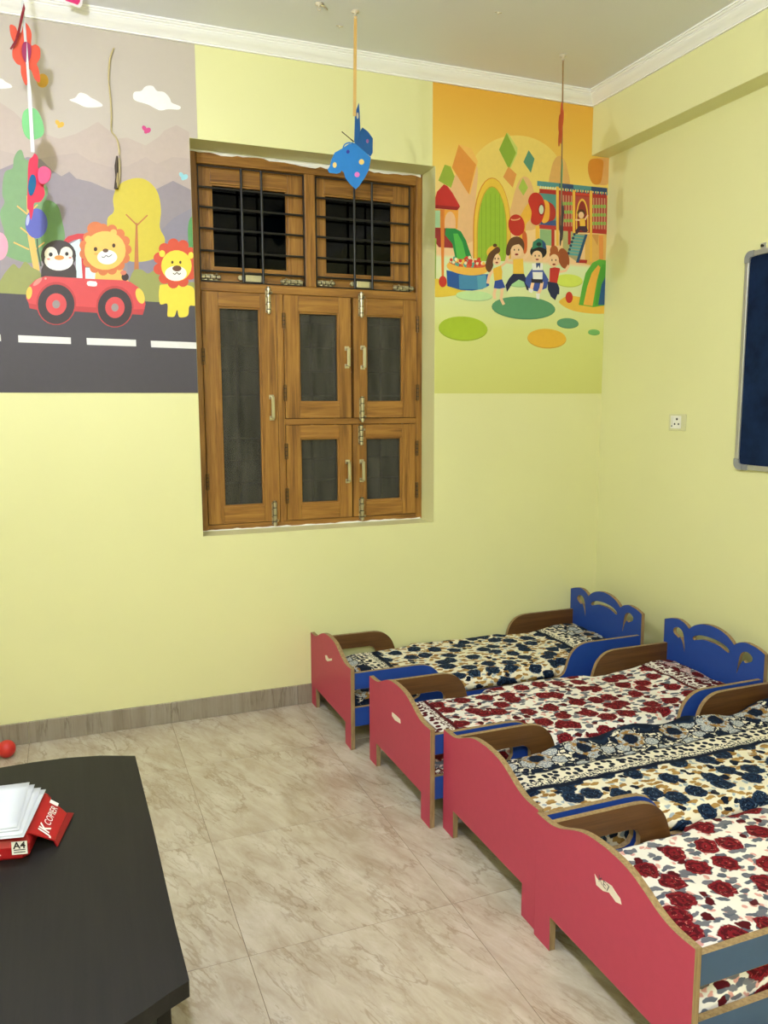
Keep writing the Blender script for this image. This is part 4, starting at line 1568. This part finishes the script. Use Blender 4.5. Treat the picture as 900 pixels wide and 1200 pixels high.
# flap plane
fa, fb = Vector((-0.036, 0.10, RH+0.002)), Vector((0.023, 0.10, 0.011))
fdown = (fb-fa).normalized()
fn_ = Vector((0, 1, 0)).cross(fdown).normalized()
if fn_.z < 0:
    fn_ = -fn_
fc = (fa+fb)/2+fn_*0.0016+fdown*0.007
letters('JK', 0.034, white_print, fc+Vector((0, -0.046, 0)), (0, 1, 0), -fdown, shear=0.2, bold=0.0008)
letters('COPIER', 0.0225, white_print, fc+Vector((0, 0.012, 0)), (0, 1, 0), -fdown, shear=0.2)
bx_ = MB()
p0 = fc-fdown*0.006+Vector((0, 0.064, 0))
q = [p0+Vector((0, a, 0))+fdown*b for a, b in ((-0.007, 0.010), (0.007, 0.010), (0.007, -0.010), (-0.007, -0.010))]
bx_.add(q, [(0, 1, 2, 3)], white_print)
bx_.build('printed_box', ream)
# near long face: a white A4 box and the big R of the brand line
yn = -0.0055
bx2 = MB().add([(-0.050, yn, 0.012), (-0.020, yn, 0.012), (-0.020, yn, 0.040), (-0.050, yn, 0.040)], [(0, 1, 2, 3)], white_print)
bx2.build('printed_box', ream)
letters('A4', 0.020, black_print, (-0.035, yn-0.0004, 0.031), (1, 0, 0), (0, 0, 1), bold=0.0005)
for z in (0.021, 0.016):
    MB().add([(-0.046, yn-0.0004, z), (-0.024, yn-0.0004, z), (-0.024, yn-0.0004, z+0.002), (-0.046, yn-0.0004, z+0.002)], [(0, 1, 2, 3)], black_print).build('print_line', ream)
letters('COPIER', 0.038, white_print, (-0.135, yn-0.0004, 0.024), (1, 0, 0), (0, 0, 1))
# pale swirl printed on the top
sw = smooth_loop([(-0.075, 0.150, 0), (-0.055, 0.165, 0), (-0.035, 0.155, 0), (-0.040, 0.135, 0), (-0.062, 0.122, 0)], False, 4)
sl, sr = [], []
for i_, p in enumerate(sw):
    a, b = Vector(sw[max(i_-1, 0)]), Vector(sw[min(i_+1, len(sw)-1)])
    d_ = (b-a).normalized()
    nn = Vector((-d_.y, d_.x, 0))*0.0018
    sl.append(Vector(p)+nn+Vector((0, 0, RH+0.0022)))
    sr.append(Vector(p)-nn+Vector((0, 0, RH+0.0022)))
k_ = len(sl)
MB().add(sl+sr, [(i_, i_+1, k_+i_+1, k_+i_) for i_ in range(k_-1)], white_print).build('printed_swirl', ream)

# loose sheets curling on top of the ream
paper = flat(202, 206, 213, 0.7, 0.3, 0, 0.01)
SL = ['topmost loose white sheet curling on the red paper packet', 'second loose white sheet under the topmost one on the red packet',
      'third loose white sheet in the curled pile on the red packet', 'lowest loose white sheet in the curled pile on the red packet']
for k in range(4):
    a = 7
    VV, FF = [], []
    w_, l_ = 0.205, 0.260
    for ii in range(a+1):
        for jj in range(a+1):
            x = -l_*ii/a
            y = w_*jj/a
            z = 0.0008+0.008*(ii/a)**2+0.004*((jj/a)-0.55)**2
            VV.append((x, y, max(z, 0.0004)))
    n0 = len(VV)
    VV += [(x, y, z-0.0007) for x, y, z in VV]
    for ii in range(a):
        for jj in range(a):
            p = ii*(a+1)+jj
            FF.append((p, p+1, p+a+2, p+a+1))
            FF.append((n0+p+a+1, n0+p+a+2, n0+p+1, n0+p))
    edge = [i_*(a+1) for i_ in range(a+1)]+[a*(a+1)+j for j in range(1, a+1)]+[i_*(a+1)+a for i_ in range(a-1, -1, -1)]+list(range(a-1, 0, -1))
    for e_ in range(len(edge)):
        p, q2 = edge[e_], edge[(e_+1) % len(edge)]
        FF.append((p, q2, n0+q2, n0+p))
    kk = (7.5, 5.8, 2.2, 0.0)[k]
    base = atZ(20.0+kk, 972+1.1*kk, TZ+RH+0.006)
    o = MB().add(VV, FF, paper, True).build('paper_sheet', None, (base.x, base.y, TZ+RH+0.0032+0.0022*k))
    o.rotation_euler = (0, 0, math.atan2(-rl.y, -rl.x)+math.radians(1+2.0*k))
    tag(o, SL[3-k], 'paper', 'loose sheets on the paper packet')

# red ball on the floor beside the skirting
bl = atZ(8, 888.5, 0.0)
r = 0.037
prof = [(r*math.sin(math.pi*k/16), r-r*math.cos(math.pi*k/16)) for k in range(17)]
o = MB().lathe(prof, flat(196, 44, 36, 0.45, 0.5), n=28).build('toy_ball', None, (bl.x, bl.y+0.01, 0.0))
weld(o)
tag(o, 'small red plastic ball on the floor by the skirting', 'ball')

# ================================================================== NOTICEBOARD, SOCKET, CABLE
NY1, NY0, NZ0, NZ1 = 2.712, 1.51, 1.186, 2.112
nb_ = empty('notice_board', (WX1, (NY0+NY1)/2, NZ0))
tag(nb_, 'navy felt notice board in an aluminium frame on the side wall', 'notice board')


def npart(mb, name, bevel=0.0):
    o = mb.build(name, None, bevel=bevel)
    o.parent = nb_
    o.matrix_parent_inverse = Matrix.Translation(-Vector(nb_.location))
    return o


X0 = WX1-0.0005
npart(MB().box((X0-0.010, NY0+0.008, NZ0+0.008), (X0, NY1-0.008, NZ1-0.008), M['felt']), 'felt_panel')
fw, ft = 0.022, 0.018
npart(MB().box((X0-ft, NY1-fw, NZ0+0.045), (X0, NY1, NZ1-0.045), M['alu']), 'frame_rail', 0.003)
npart(MB().box((X0-ft, NY0, NZ0+0.045), (X0, NY0+fw, NZ1-0.045), M['alu']), 'frame_rail', 0.003)
npart(MB().box((X0-ft, NY0+0.045, NZ0), (X0, NY1-0.045, NZ0+fw), M['alu']), 'frame_rail', 0.003)
npart(MB().box((X0-ft, NY0+0.045, NZ1-fw), (X0, NY1-0.045, NZ1), M['alu']), 'frame_rail', 0.003)
for cy, sy in ((NY1, -1), (NY0, 1)):
    for cz, sz in ((NZ1, -1), (NZ0, 1)):
        o_, i_ = [], []
        R_, S_ = 0.028, 0.046
        outr = [(S_, -0.0015)]+[(R_-(R_+0.0015)*math.sin(a), R_-(R_+0.0015)*math.cos(a)) for a in [math.pi/2*k/8 for k in range(9)]]+[(-0.0015, S_)]
        inr = [(fw+0.002, S_)]+[(fw+0.002+0.012*(1-math.cos(a)), fw+0.002+0.012*(1-math.sin(a))) for a in [math.pi/2*k/5 for k in range(6)]]+[(S_, fw+0.002)]
        npart(MB().prism(outr+inr, [], lambda a, b, t: (t, cy+sy*a, cz+sz*b), X0-ft-0.002, X0, M['grey_plastic'], M['grey_plastic'], M['grey_plastic']), 'corner_cap')
hk = MB()
hy = 2.632
hk.box((X0-0.004, hy-0.012, NZ1-0.004), (X0, hy+0.012, NZ1+0.026), M['alu'])
hk.tube([(X0-0.012, hy, NZ1+0.014), (X0-0.0005, hy, NZ1+0.014)], [0.006, 0.005], M['iron'], 10)
npart(hk, 'hanging_lug')
cl = MB().box((X0-ft-0.003, 2.635, NZ0-0.001), (X0-0.002, 2.660, NZ0+fw+0.001), M['grey_plastic'])
npart(cl, 'clip')

sk = empty('wall_socket', (WX1, 3.093, 1.383))
tag(sk, 'small white electrical socket on the side wall', 'socket')
MB().box((-0.007, -0.058, -0.040), (-0.0005, 0.058, 0.040), flat(214, 212, 168, 0.35)).build('face_plate', sk, bevel=0.003)
MB().box((-0.011, -0.030, -0.030), (-0.0068, 0.040, 0.032), M['socket']).build('socket_module', sk, bevel=0.002)
for dy, dz, rr in ((-0.004, 0.016, 0.006), (-0.016, -0.008, 0.005), (0.010, -0.008, 0.005), (0.030, -0.018, 0.004)):
    MB().tube([(-0.0118, dy, dz), (-0.0105, dy, dz)], rr, M['black'], 12).build('socket_hole', sk)
MB().box((-0.0125, 0.018, -0.012), (-0.0105, 0.036, 0.026), flat(226, 224, 214, 0.3)).build('rocker_switch', sk, bevel=0.001)

# wire left hanging out of the wall over the mural
cb = empty('hanging_wire', (0.25, WY1, 2.386))
tag(cb, 'loose cream electric wire hanging from the wall over the car mural', 'wire')
wp = [(500, 212), (488, 240), (480, 280), (477, 350), (484, 420), (489, 500), (489, 572), (508, 600), (521, 640), (526, 720), (524, 790), (514, 830)]
dep = [0.001, 0.010, 0.012, 0.010, 0.010, 0.012, 0.014, 0.014, 0.012, 0.012, 0.012, 0.012]
W_ = []
for (x, y), d_ in zip(wp, dep):
    p = atY(x/3.75, y/3.75, WY1-d_-0.004)
    W_.append(tuple(p-Vector(cb.location)))
MB().tube(smooth_loop(W_, False, 4), 0.0034, flat(196, 180, 132, 0.5), 8).build('cable', cb)
tp = [tuple(atY(x/3.75, y/3.75, WY1-0.020)-Vector(cb.location)) for x, y in ((514, 686), (511, 730), (513, 780), (511, 830))]
MB().tube(tp, [0.004, 0.007, 0.006, 0.009], flat(66, 54, 42, 0.5), 7).build('taped_end', cb)
tp = [tuple(atY(x/3.75, y/3.75, WY1-0.024)-Vector(cb.location)) for x, y in ((517, 760), (515, 800), (516, 826))]
MB().tube(tp, [0.003, 0.005, 0.003], flat(176, 156, 106, 0.4), 7).build('bare_strand', cb)

# ================================================================== PAPER MOBILES
random.seed(2)


def ribbon(mb, p, q_, w, mat, t=0.0008):
    """flat strip between two points, facing the room"""
    p, q_ = Vector(p), Vector(q_)
    a = Vector((w/2, 0, 0))
    b = Vector((0, t, 0))
    vv = [p-a-b, p+a-b, p+a+b, p-a+b, q_-a-b, q_+a-b, q_+a+b, q_-a+b]
    mb.add(vv, [(0, 1, 5, 4), (1, 2, 6, 5), (2, 3, 7, 6), (3, 0, 4, 7), (0, 3, 2, 1), (4, 5, 6, 7)], mat)
    return mb


def card(mb, pts3, mat, th=0.0012):
    """thin card from a 3-D outline (fan of its own plane), given a real thickness"""
    P = [Vector(p) for p in pts3]
    nrm = Vector((0, 0, 0))
    c_ = sum(P, Vector((0, 0, 0)))/len(P)
    for i_ in range(len(P)):
        nrm += (P[i_]-c_).cross(P[(i_+1) % len(P)]-c_)
    nrm.normalize()
    tr = tessellate_polygon([P])
    A = [p+nrm*th/2 for p in P]
    B = [p-nrm*th/2 for p in P]
    fa_, fb_ = [], []
    for i_, j_, k_ in tr:
        if (P[j_]-P[i_]).cross(P[k_]-P[i_]).dot(nrm) < 0:
            i_, k_ = k_, i_
        fa_.append((i_, j_, k_))
        fb_.append((k_, j_, i_))
    n_ = len(P)
    mb.add(A, fa_, mat)
    mb.add(B, fb_, mat)
    mb.add(A+B, [(i_, n_+i_, n_+(i_+1) % n_, (i_+1) % n_) for i_ in range(n_)], mat)
    return mb


def hook_mesh(mb, c_, mat):
    x, y, z = c_
    mb.lathe([(0.0, 0.0), (0.016, 0.0), (0.016, -0.004), (0.005, -0.008), (0.004, -0.014), (0.0, -0.015)], mat, c_, 14)
    pts = [(x+0.007*math.cos(a), y, z-0.020+0.007*math.sin(a)) for a in [math.pi/2+2*math.pi*k/12*0.85 for k in range(13)]]
    mb.tube(pts, 0.0016, mat, 6)
    return mb


hook_mat = flat(206, 196, 172, 0.5)


def rel(root):
    o_ = Vector(root.location)
    return lambda p: tuple(Vector(p)-o_)


# --- blue butterfly on a tan ribbon
hy_ = 3.315
a0 = atZ(416.5, 13, CEIL)
mob = empty('butterfly_mobile', (a0.x, a0.y, CEIL))
tag(mob, 'blue paper butterfly with spots hanging on a tan ribbon before the window', 'mobile', 'paper mobiles hanging from the ceiling')
R_ = rel(mob)
Y0 = a0.y
hook_mesh(MB(), (0, 0, 0), hook_mat).build('ceiling_hook', mob)
hk = hook_mesh
mb = MB()
top_ = Vector((0.0, 0, -0.020))
bot_ = Vector(R_(atY(415.5, 136, Y0)))
ribbon(mb, top_, bot_, 0.0135, flat(206, 168, 98, 0.6))
mb.build('ribbon', mob)
ZF = zoom(360, 110, 9.0)
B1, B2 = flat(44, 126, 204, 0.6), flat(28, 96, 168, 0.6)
# the fold runs from the neck to the tail; one wing faces the room, the other turns back
wingA = [(500, 520), (440, 527), (380, 570), (290, 620), (257, 690), (240, 760), (215, 800), (232, 832), (310, 842), (350, 830), (362, 806), (388, 830), (402, 885), (450, 950), (512, 1006), (545, 975),
         (610, 880), (650, 800), (672, 672), (600, 606)]


def dA(x, y):
    # distance from the fold line (500,520)-(672,672), bends the wing forward
    nx2, ny2 = 152/229.5, -172/229.5
    d_ = (x-500)*nx2+(y-520)*ny2
    return d_


def wing_pts(pts, kx):
    return [R_(atY(*ZF(x, y), Y0+kx*dA(x, y)/9.0*0.0036)) for x, y in pts]


mb = MB()
card(mb, wing_pts(wingA, 0.28), B1)
wA = mb.build('wing', mob)
mb = MB()
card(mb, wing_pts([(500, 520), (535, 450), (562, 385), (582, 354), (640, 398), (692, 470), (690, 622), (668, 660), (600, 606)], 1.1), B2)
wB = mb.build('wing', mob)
mb = MB()
card(mb, wing_pts([(495, 505), (500, 360), (504, 205), (520, 160), (545, 94), (552, 180), (560, 380), (545, 450), (512, 524)], 0.9), B2)
wC = mb.build('wing_tip', mob)
for (x, y, rx_, ry_, col, par, kx) in ((290, 752, 21, 30, (236, 206, 130), wA, 0.28), (573, 720, 28, 29, (238, 204, 120), wA, 0.28), (526, 853, 27, 28, (226, 120, 200), wA, 0.28),
                                       (430, 612, 17, 20, (60, 60, 160), wA, 0.28), (636, 500, 14, 22, (150, 90, 160), wB, 1.1), (532, 232, 10, 34, (220, 210, 180), wC, 0.9)):
    pp = [(x+rx_*math.cos(2*math.pi*k/14), y+ry_*math.sin(2*math.pi*k/14)) for k in range(14)]
    pts = [Vector(R_(atY(*ZF(a_, b_), Y0+kx*dA(a_, b_)/9.0*0.0036))) for a_, b_ in pp]
    mb = MB()
    card(mb, [p+Vector((-0.0008, -0.0022, 0)) for p in pts], flat(*col), 0.0008)
    o = mb.build('spot', par)
mb = MB()
mb.tube([R_(atY(*ZF(x, y), Y0-0.004)) for x, y in ((365, 398), (400, 428), (445, 465), (490, 505))], [0.0022, 0.0018, 0.0018, 0.003], flat(70, 60, 40), 6)
mb.build('antenna', mob)
mb = MB()
mb.tube([R_(atY(*ZF(x, y), Y0-0.006)) for x, y in smooth_loop([(378, 572), (395, 535), (440, 515), (490, 522)], False, 4)], 0.0028, B1, 6)
mb.build('antenna', mob)


def petal_card(name, mobile, cx, cz, yaw, outline, mat, y=0.0, th=0.0014):
    """flat paper shape hanging at (cx, y, cz) turned by yaw about the string"""
    ca, sa = math.cos(yaw), math.sin(yaw)
    mb = MB()
    card(mb, [(cx+a*ca, y+a*sa, cz+b) for a, b in outline], mat, th)
    return mb.build(name, mobile)


def flower_outline(r_, n_=5, depth=0.42, ph=0.0, sx=1.0, sz=1.0):
    out_ = []
    for k in range(n_*8):
        a = 2*math.pi*k/(n_*8)
        q_ = r_*(1-depth*(1-abs(math.sin(n_*a/2+ph))**0.8))
        out_.append((q_*math.cos(a)*sx, q_*math.sin(a)*sz))
    return out_


def ell(rx_, rz_, n_=18):
    return [(rx_*math.cos(2*math.pi*k/n_), rz_*math.sin(2*math.pi*k/n_)) for k in range(n_)]


# --- mobile beside the playground mural, its shapes seen almost edge-on
a1 = atZ(660, 65, CEIL)
mob2 = empty('flower_mobile', (a1.x, a1.y, CEIL))
tag(mob2, 'string of paper flowers seen edge-on before the playground mural', 'mobile', 'paper mobiles hanging from the ceiling')
Y1_ = a1.y
hook_mesh(MB(), (0, 0, 0), hook_mat).build('ceiling_hook', mob2)
R2 = rel(mob2)
pz = lambda v: R2(atY(657.5, v, Y1_))
mb = MB()
ribbon(mb, (0, 0, -0.022), pz(264), 0.0046, flat(150, 118, 84, 0.6), 0.0025)
mb.build('string', mob2)
view_yaw = math.atan2(Y1_, a1.x)
red_o = flat(200, 74, 46, 0.6)
p = pz(147)
f_ = petal_card('paper_flower', mob2, p[0]-0.004, p[2], view_yaw+math.radians(7), flower_outline(0.098, 5, 0.35, 0.4), red_o, -0.004)
petal_card('flower_centre', f_, p[0]-0.004, p[2], view_yaw+math.radians(7), ell(0.030, 0.036), flat(60, 40, 60), -0.0065)
p = pz(205)
petal_card('paper_leaf', mob2, p[0], p[2], view_yaw+math.radians(6), ell(0.040, 0.070), flat(80, 150, 110, 0.6), -0.004)
p = pz(262)
f_ = petal_card('paper_flower', mob2, p[0], p[2], view_yaw+math.radians(5), flower_outline(0.105, 5, 0.35, 1.1), flat(34, 40, 66, 0.6), -0.004)
petal_card('flower_centre', f_, p[0], p[2], view_yaw+math.radians(5), ell(0.032, 0.040), flat(190, 90, 110), -0.008)

# --- mobile before the car mural
Y2_ = 3.40
p0 = atY(36, 110, Y2_)
mob3 = empty('flower_mobile', (p0.x, Y2_, CEIL))
tag(mob3, 'white ribbon with red flower, green leaf and pink flower before the car mural', 'mobile', 'paper mobiles hanging from the ceiling')
R3 = rel(mob3)
hook_mesh(MB(), (0, 0, 0), hook_mat).build('ceiling_hook', mob3)
mb = MB()
wr_ = flat(190, 190, 186, 0.5)
pe_ = R3(atY(38.5, 179, Y2_))
ribbon(mb, (-0.012, 0, -0.020), (-0.004, -0.004, R3(atY(36, 100, Y2_))[2]), 0.009, wr_)
ribbon(mb, (-0.004, -0.004, R3(atY(36, 100, Y2_))[2]), (pe_[0], -0.005, pe_[2]), 0.013, wr_)
mb.build('ribbon', mob3)
Z3 = zoom(0, 0, 4.0)


def traced(name, par, pts, mat, y, bend=0.0, smooth=True, th=0.0014, cx=None):
    if smooth:
        pts = smooth_loop(pts, True, 3)
    mb = MB()
    cx_ = sum(q[0] for q in pts)/len(pts)
    card(mb, [R3(atY(*Z3(a, b), y+bend*(a-cx_)/4.0*0.0038)) for a, b in pts], mat, th)
    return mb.build(name, par)


RO = flat(212, 84, 62, 0.6)
f3 = traced('paper_flower', mob3, [(50, 115), (45, 130), (52, 170), (66, 205), (58, 235), (60, 270), (80, 300), (97, 308), (98, 340), (112, 385), (126, 398), (131, 330), (146, 330), (160, 365), (180, 386), (188, 370),
                                   (180, 320), (172, 300), (188, 270), (186, 225), (165, 208), (146, 212), (148, 160), (136, 125), (122, 108), (112, 100), (100, 150), (84, 150), (72, 125)], RO, Y2_+0.003, 0.35)
traced('flower_centre', f3, [(118, 195), (104, 215), (104, 255), (118, 290), (136, 285), (146, 250), (142, 210)], flat(150, 50, 90), Y2_-0.003, 0.35)
mb = MB()
card(mb, [R3(atY(*Z3(a, b), Y2_+dy_)) for a, b, dy_ in ((112, 14, -0.02), (118, 40, -0.02), (104, 100, -0.03), (92, 160, -0.035), (76, 205, -0.035), (52, 233, -0.03), (46, 228, -0.03), (70, 190, -0.028), (84, 140, -0.025), (98, 70, -0.02))],
     flat(120, 26, 36, 0.6))
mb.build('folded_petal', mob3)
traced('paper_leaf', mob3, [(130, 508), (108, 530), (103, 580), (115, 630), (140, 655), (170, 652), (200, 635), (206, 600), (190, 545), (165, 510)], flat(118, 186, 122, 0.6), Y2_+0.004, 0.3)
f4 = traced('paper_flower', mob3, [(152, 735), (162, 720), (178, 740), (178, 790), (205, 778), (238, 800), (232, 845), (205, 868), (210, 910), (190, 945), (160, 952), (156, 985), (145, 1030), (136, 985), (128, 970), (130, 860), (134, 760)],
            flat(222, 66, 92, 0.6), Y2_+0.003, 0.55)
traced('petal', f4, [(180, 795), (208, 780), (236, 802), (230, 842), (205, 862), (182, 850)], flat(230, 96, 140, 0.6), Y2_+0.0, 0.55)
traced('flower_centre', f4, [(150, 818), (138, 840), (132, 880), (140, 915), (154, 910), (168, 870), (166, 830)], flat(34, 104, 150), Y2_-0.012, 0.55)

# --- pink paper shape dipping into the top of the picture
p1 = atY(85, 3, 3.52)
mob4 = empty('paper_mobile', (p1.x, 3.52, CEIL))
tag(mob4, 'pink paper shape with a white border at the top edge above the car mural', 'mobile', 'paper mobiles hanging from the ceiling')
hook_mesh(MB(), (0, 0, 0), hook_mat).build('ceiling_hook', mob4)
R4 = rel(mob4)
lowz = R4(atY(85, 6, 3.52))[2]
mb = MB()
ribbon(mb, (0, 0, -0.02), (0, 0, lowz+0.10), 0.004, wr_)
mb.build('string', mob4)
wf = petal_card('paper_border', mob4, 0, lowz+0.075, 0.3, [(-0.034, -0.075), (0.026, -0.078), (0.036, -0.066), (0.05, 0.0), (0.03, 0.05), (-0.03, 0.05), (-0.05, 0.0)], flat(232, 226, 226, 0.6))
petal_card('paper_shape', mob4, 0, lowz+0.078, 0.3, [(-0.026, -0.070), (0.020, -0.072), (0.028, -0.060), (0.04, 0.0), (0.024, 0.042), (-0.024, 0.042), (-0.04, 0.0)], flat(224, 52, 120, 0.6), -0.002)

# --- spare hooks and marks on the ceiling
for (u_, v_, nm, lb) in ((374, 4, 'ceiling_hook', 'white ceiling hook left of the butterfly ribbon'), (398, 30, 'ceiling_hook', 'small flat ceiling nail just left of the butterfly ribbon'),
                         (584, 14, 'ceiling_hook', 'small ceiling nail between the butterfly and the corner string')):
    p = atZ(u_, v_, CEIL)
    mb = MB()
    if u_ == 374:
        hook_mesh(mb, (0, 0, 0), hook_mat)
        mb.tube([(0.010, 0, -0.006), (0.030, 0.012, -0.004), (0.044, 0.03, -0.003)], 0.003, hook_mat, 6)
    else:
        mb.box((-0.014, -0.004, -0.003), (0.014, 0.004, -0.0002), hook_mat)
        mb.tube([(0, 0, -0.008), (0, 0, -0.001)], [0.003, 0.005], hook_mat, 8)
    o = mb.build(nm, None, (p.x, p.y, CEIL-0.0002))
    tag(o, lb, 'hook', 'bare hooks in the ceiling')


# ================================================================== BULB AND ADDED FILL TUBE (out of the picture, they light the room)
def bulb(pos, strength, label):
    x, y, z = pos
    r_ = empty('pendant_bulb', (x, y, CEIL))
    tag(r_, label, 'lamp', None)
    dz = z-CEIL
    MB().lathe([(0.0, 0.0), (0.045, 0.0), (0.045, -0.012), (0.02, -0.022), (0.0, -0.022)], M['white'], n=20).build('ceiling_rose', r_)
    MB().tube([(0, 0, -0.02), (0, 0, dz+0.125)], 0.003, M['white'], 8).build('cord', r_)
    MB().lathe([(0.0, dz+0.13), (0.016, dz+0.13), (0.019, dz+0.11), (0.019, dz+0.075), (0.030, dz+0.045), (0.040, dz+0.018)], M['white'], n=20).build('bulb_holder', r_)
    R0 = 0.045
    prof = [(0.040, dz+0.018)]+[(R0*math.cos(a), dz+R0*math.sin(a)) for a in [math.radians(20-110*k/10) for k in range(11)]]
    MB().lathe(prof, emit_mat(strength), n=24).build('glowing_globe', r_)


bulb(BULB_POS, BULB_STRENGTH, 'lit bare bulb hanging from the ceiling above the table')


def fill_tube(pos, strength, label):  # tube-shaped fill light, added to brighten the room softly
    r_ = empty('fill_tube', pos, math.pi/2)
    tag(r_, label, 'lamp')
    MB().box((-0.62, -0.022, 0.006), (0.62, 0.022, 0.038), M['white']).build('batten', r_, bevel=0.004)
    for s_ in (-1, 1):
        MB().box((s_*0.612-0.010, -0.020, -0.030), (s_*0.612+0.010, 0.020, 0.036), M['white']).build('end_cap', r_, bevel=0.003)
        MB().tube([(s_*0.45, 0, 0.038), (s_*0.45, 0, CEIL-pos[2])], 0.004, M['white'], 8).build('suspension_rod', r_)
    MB().tube([(-0.60, 0, -0.012), (0.60, 0, -0.012)], 0.014, emit_mat(strength), 16).build('fill_emitter', r_)


fill_tube(FILL_POS, FILL_STRENGTH, 'added soft fill tube under the ceiling, unseen behind the camera')
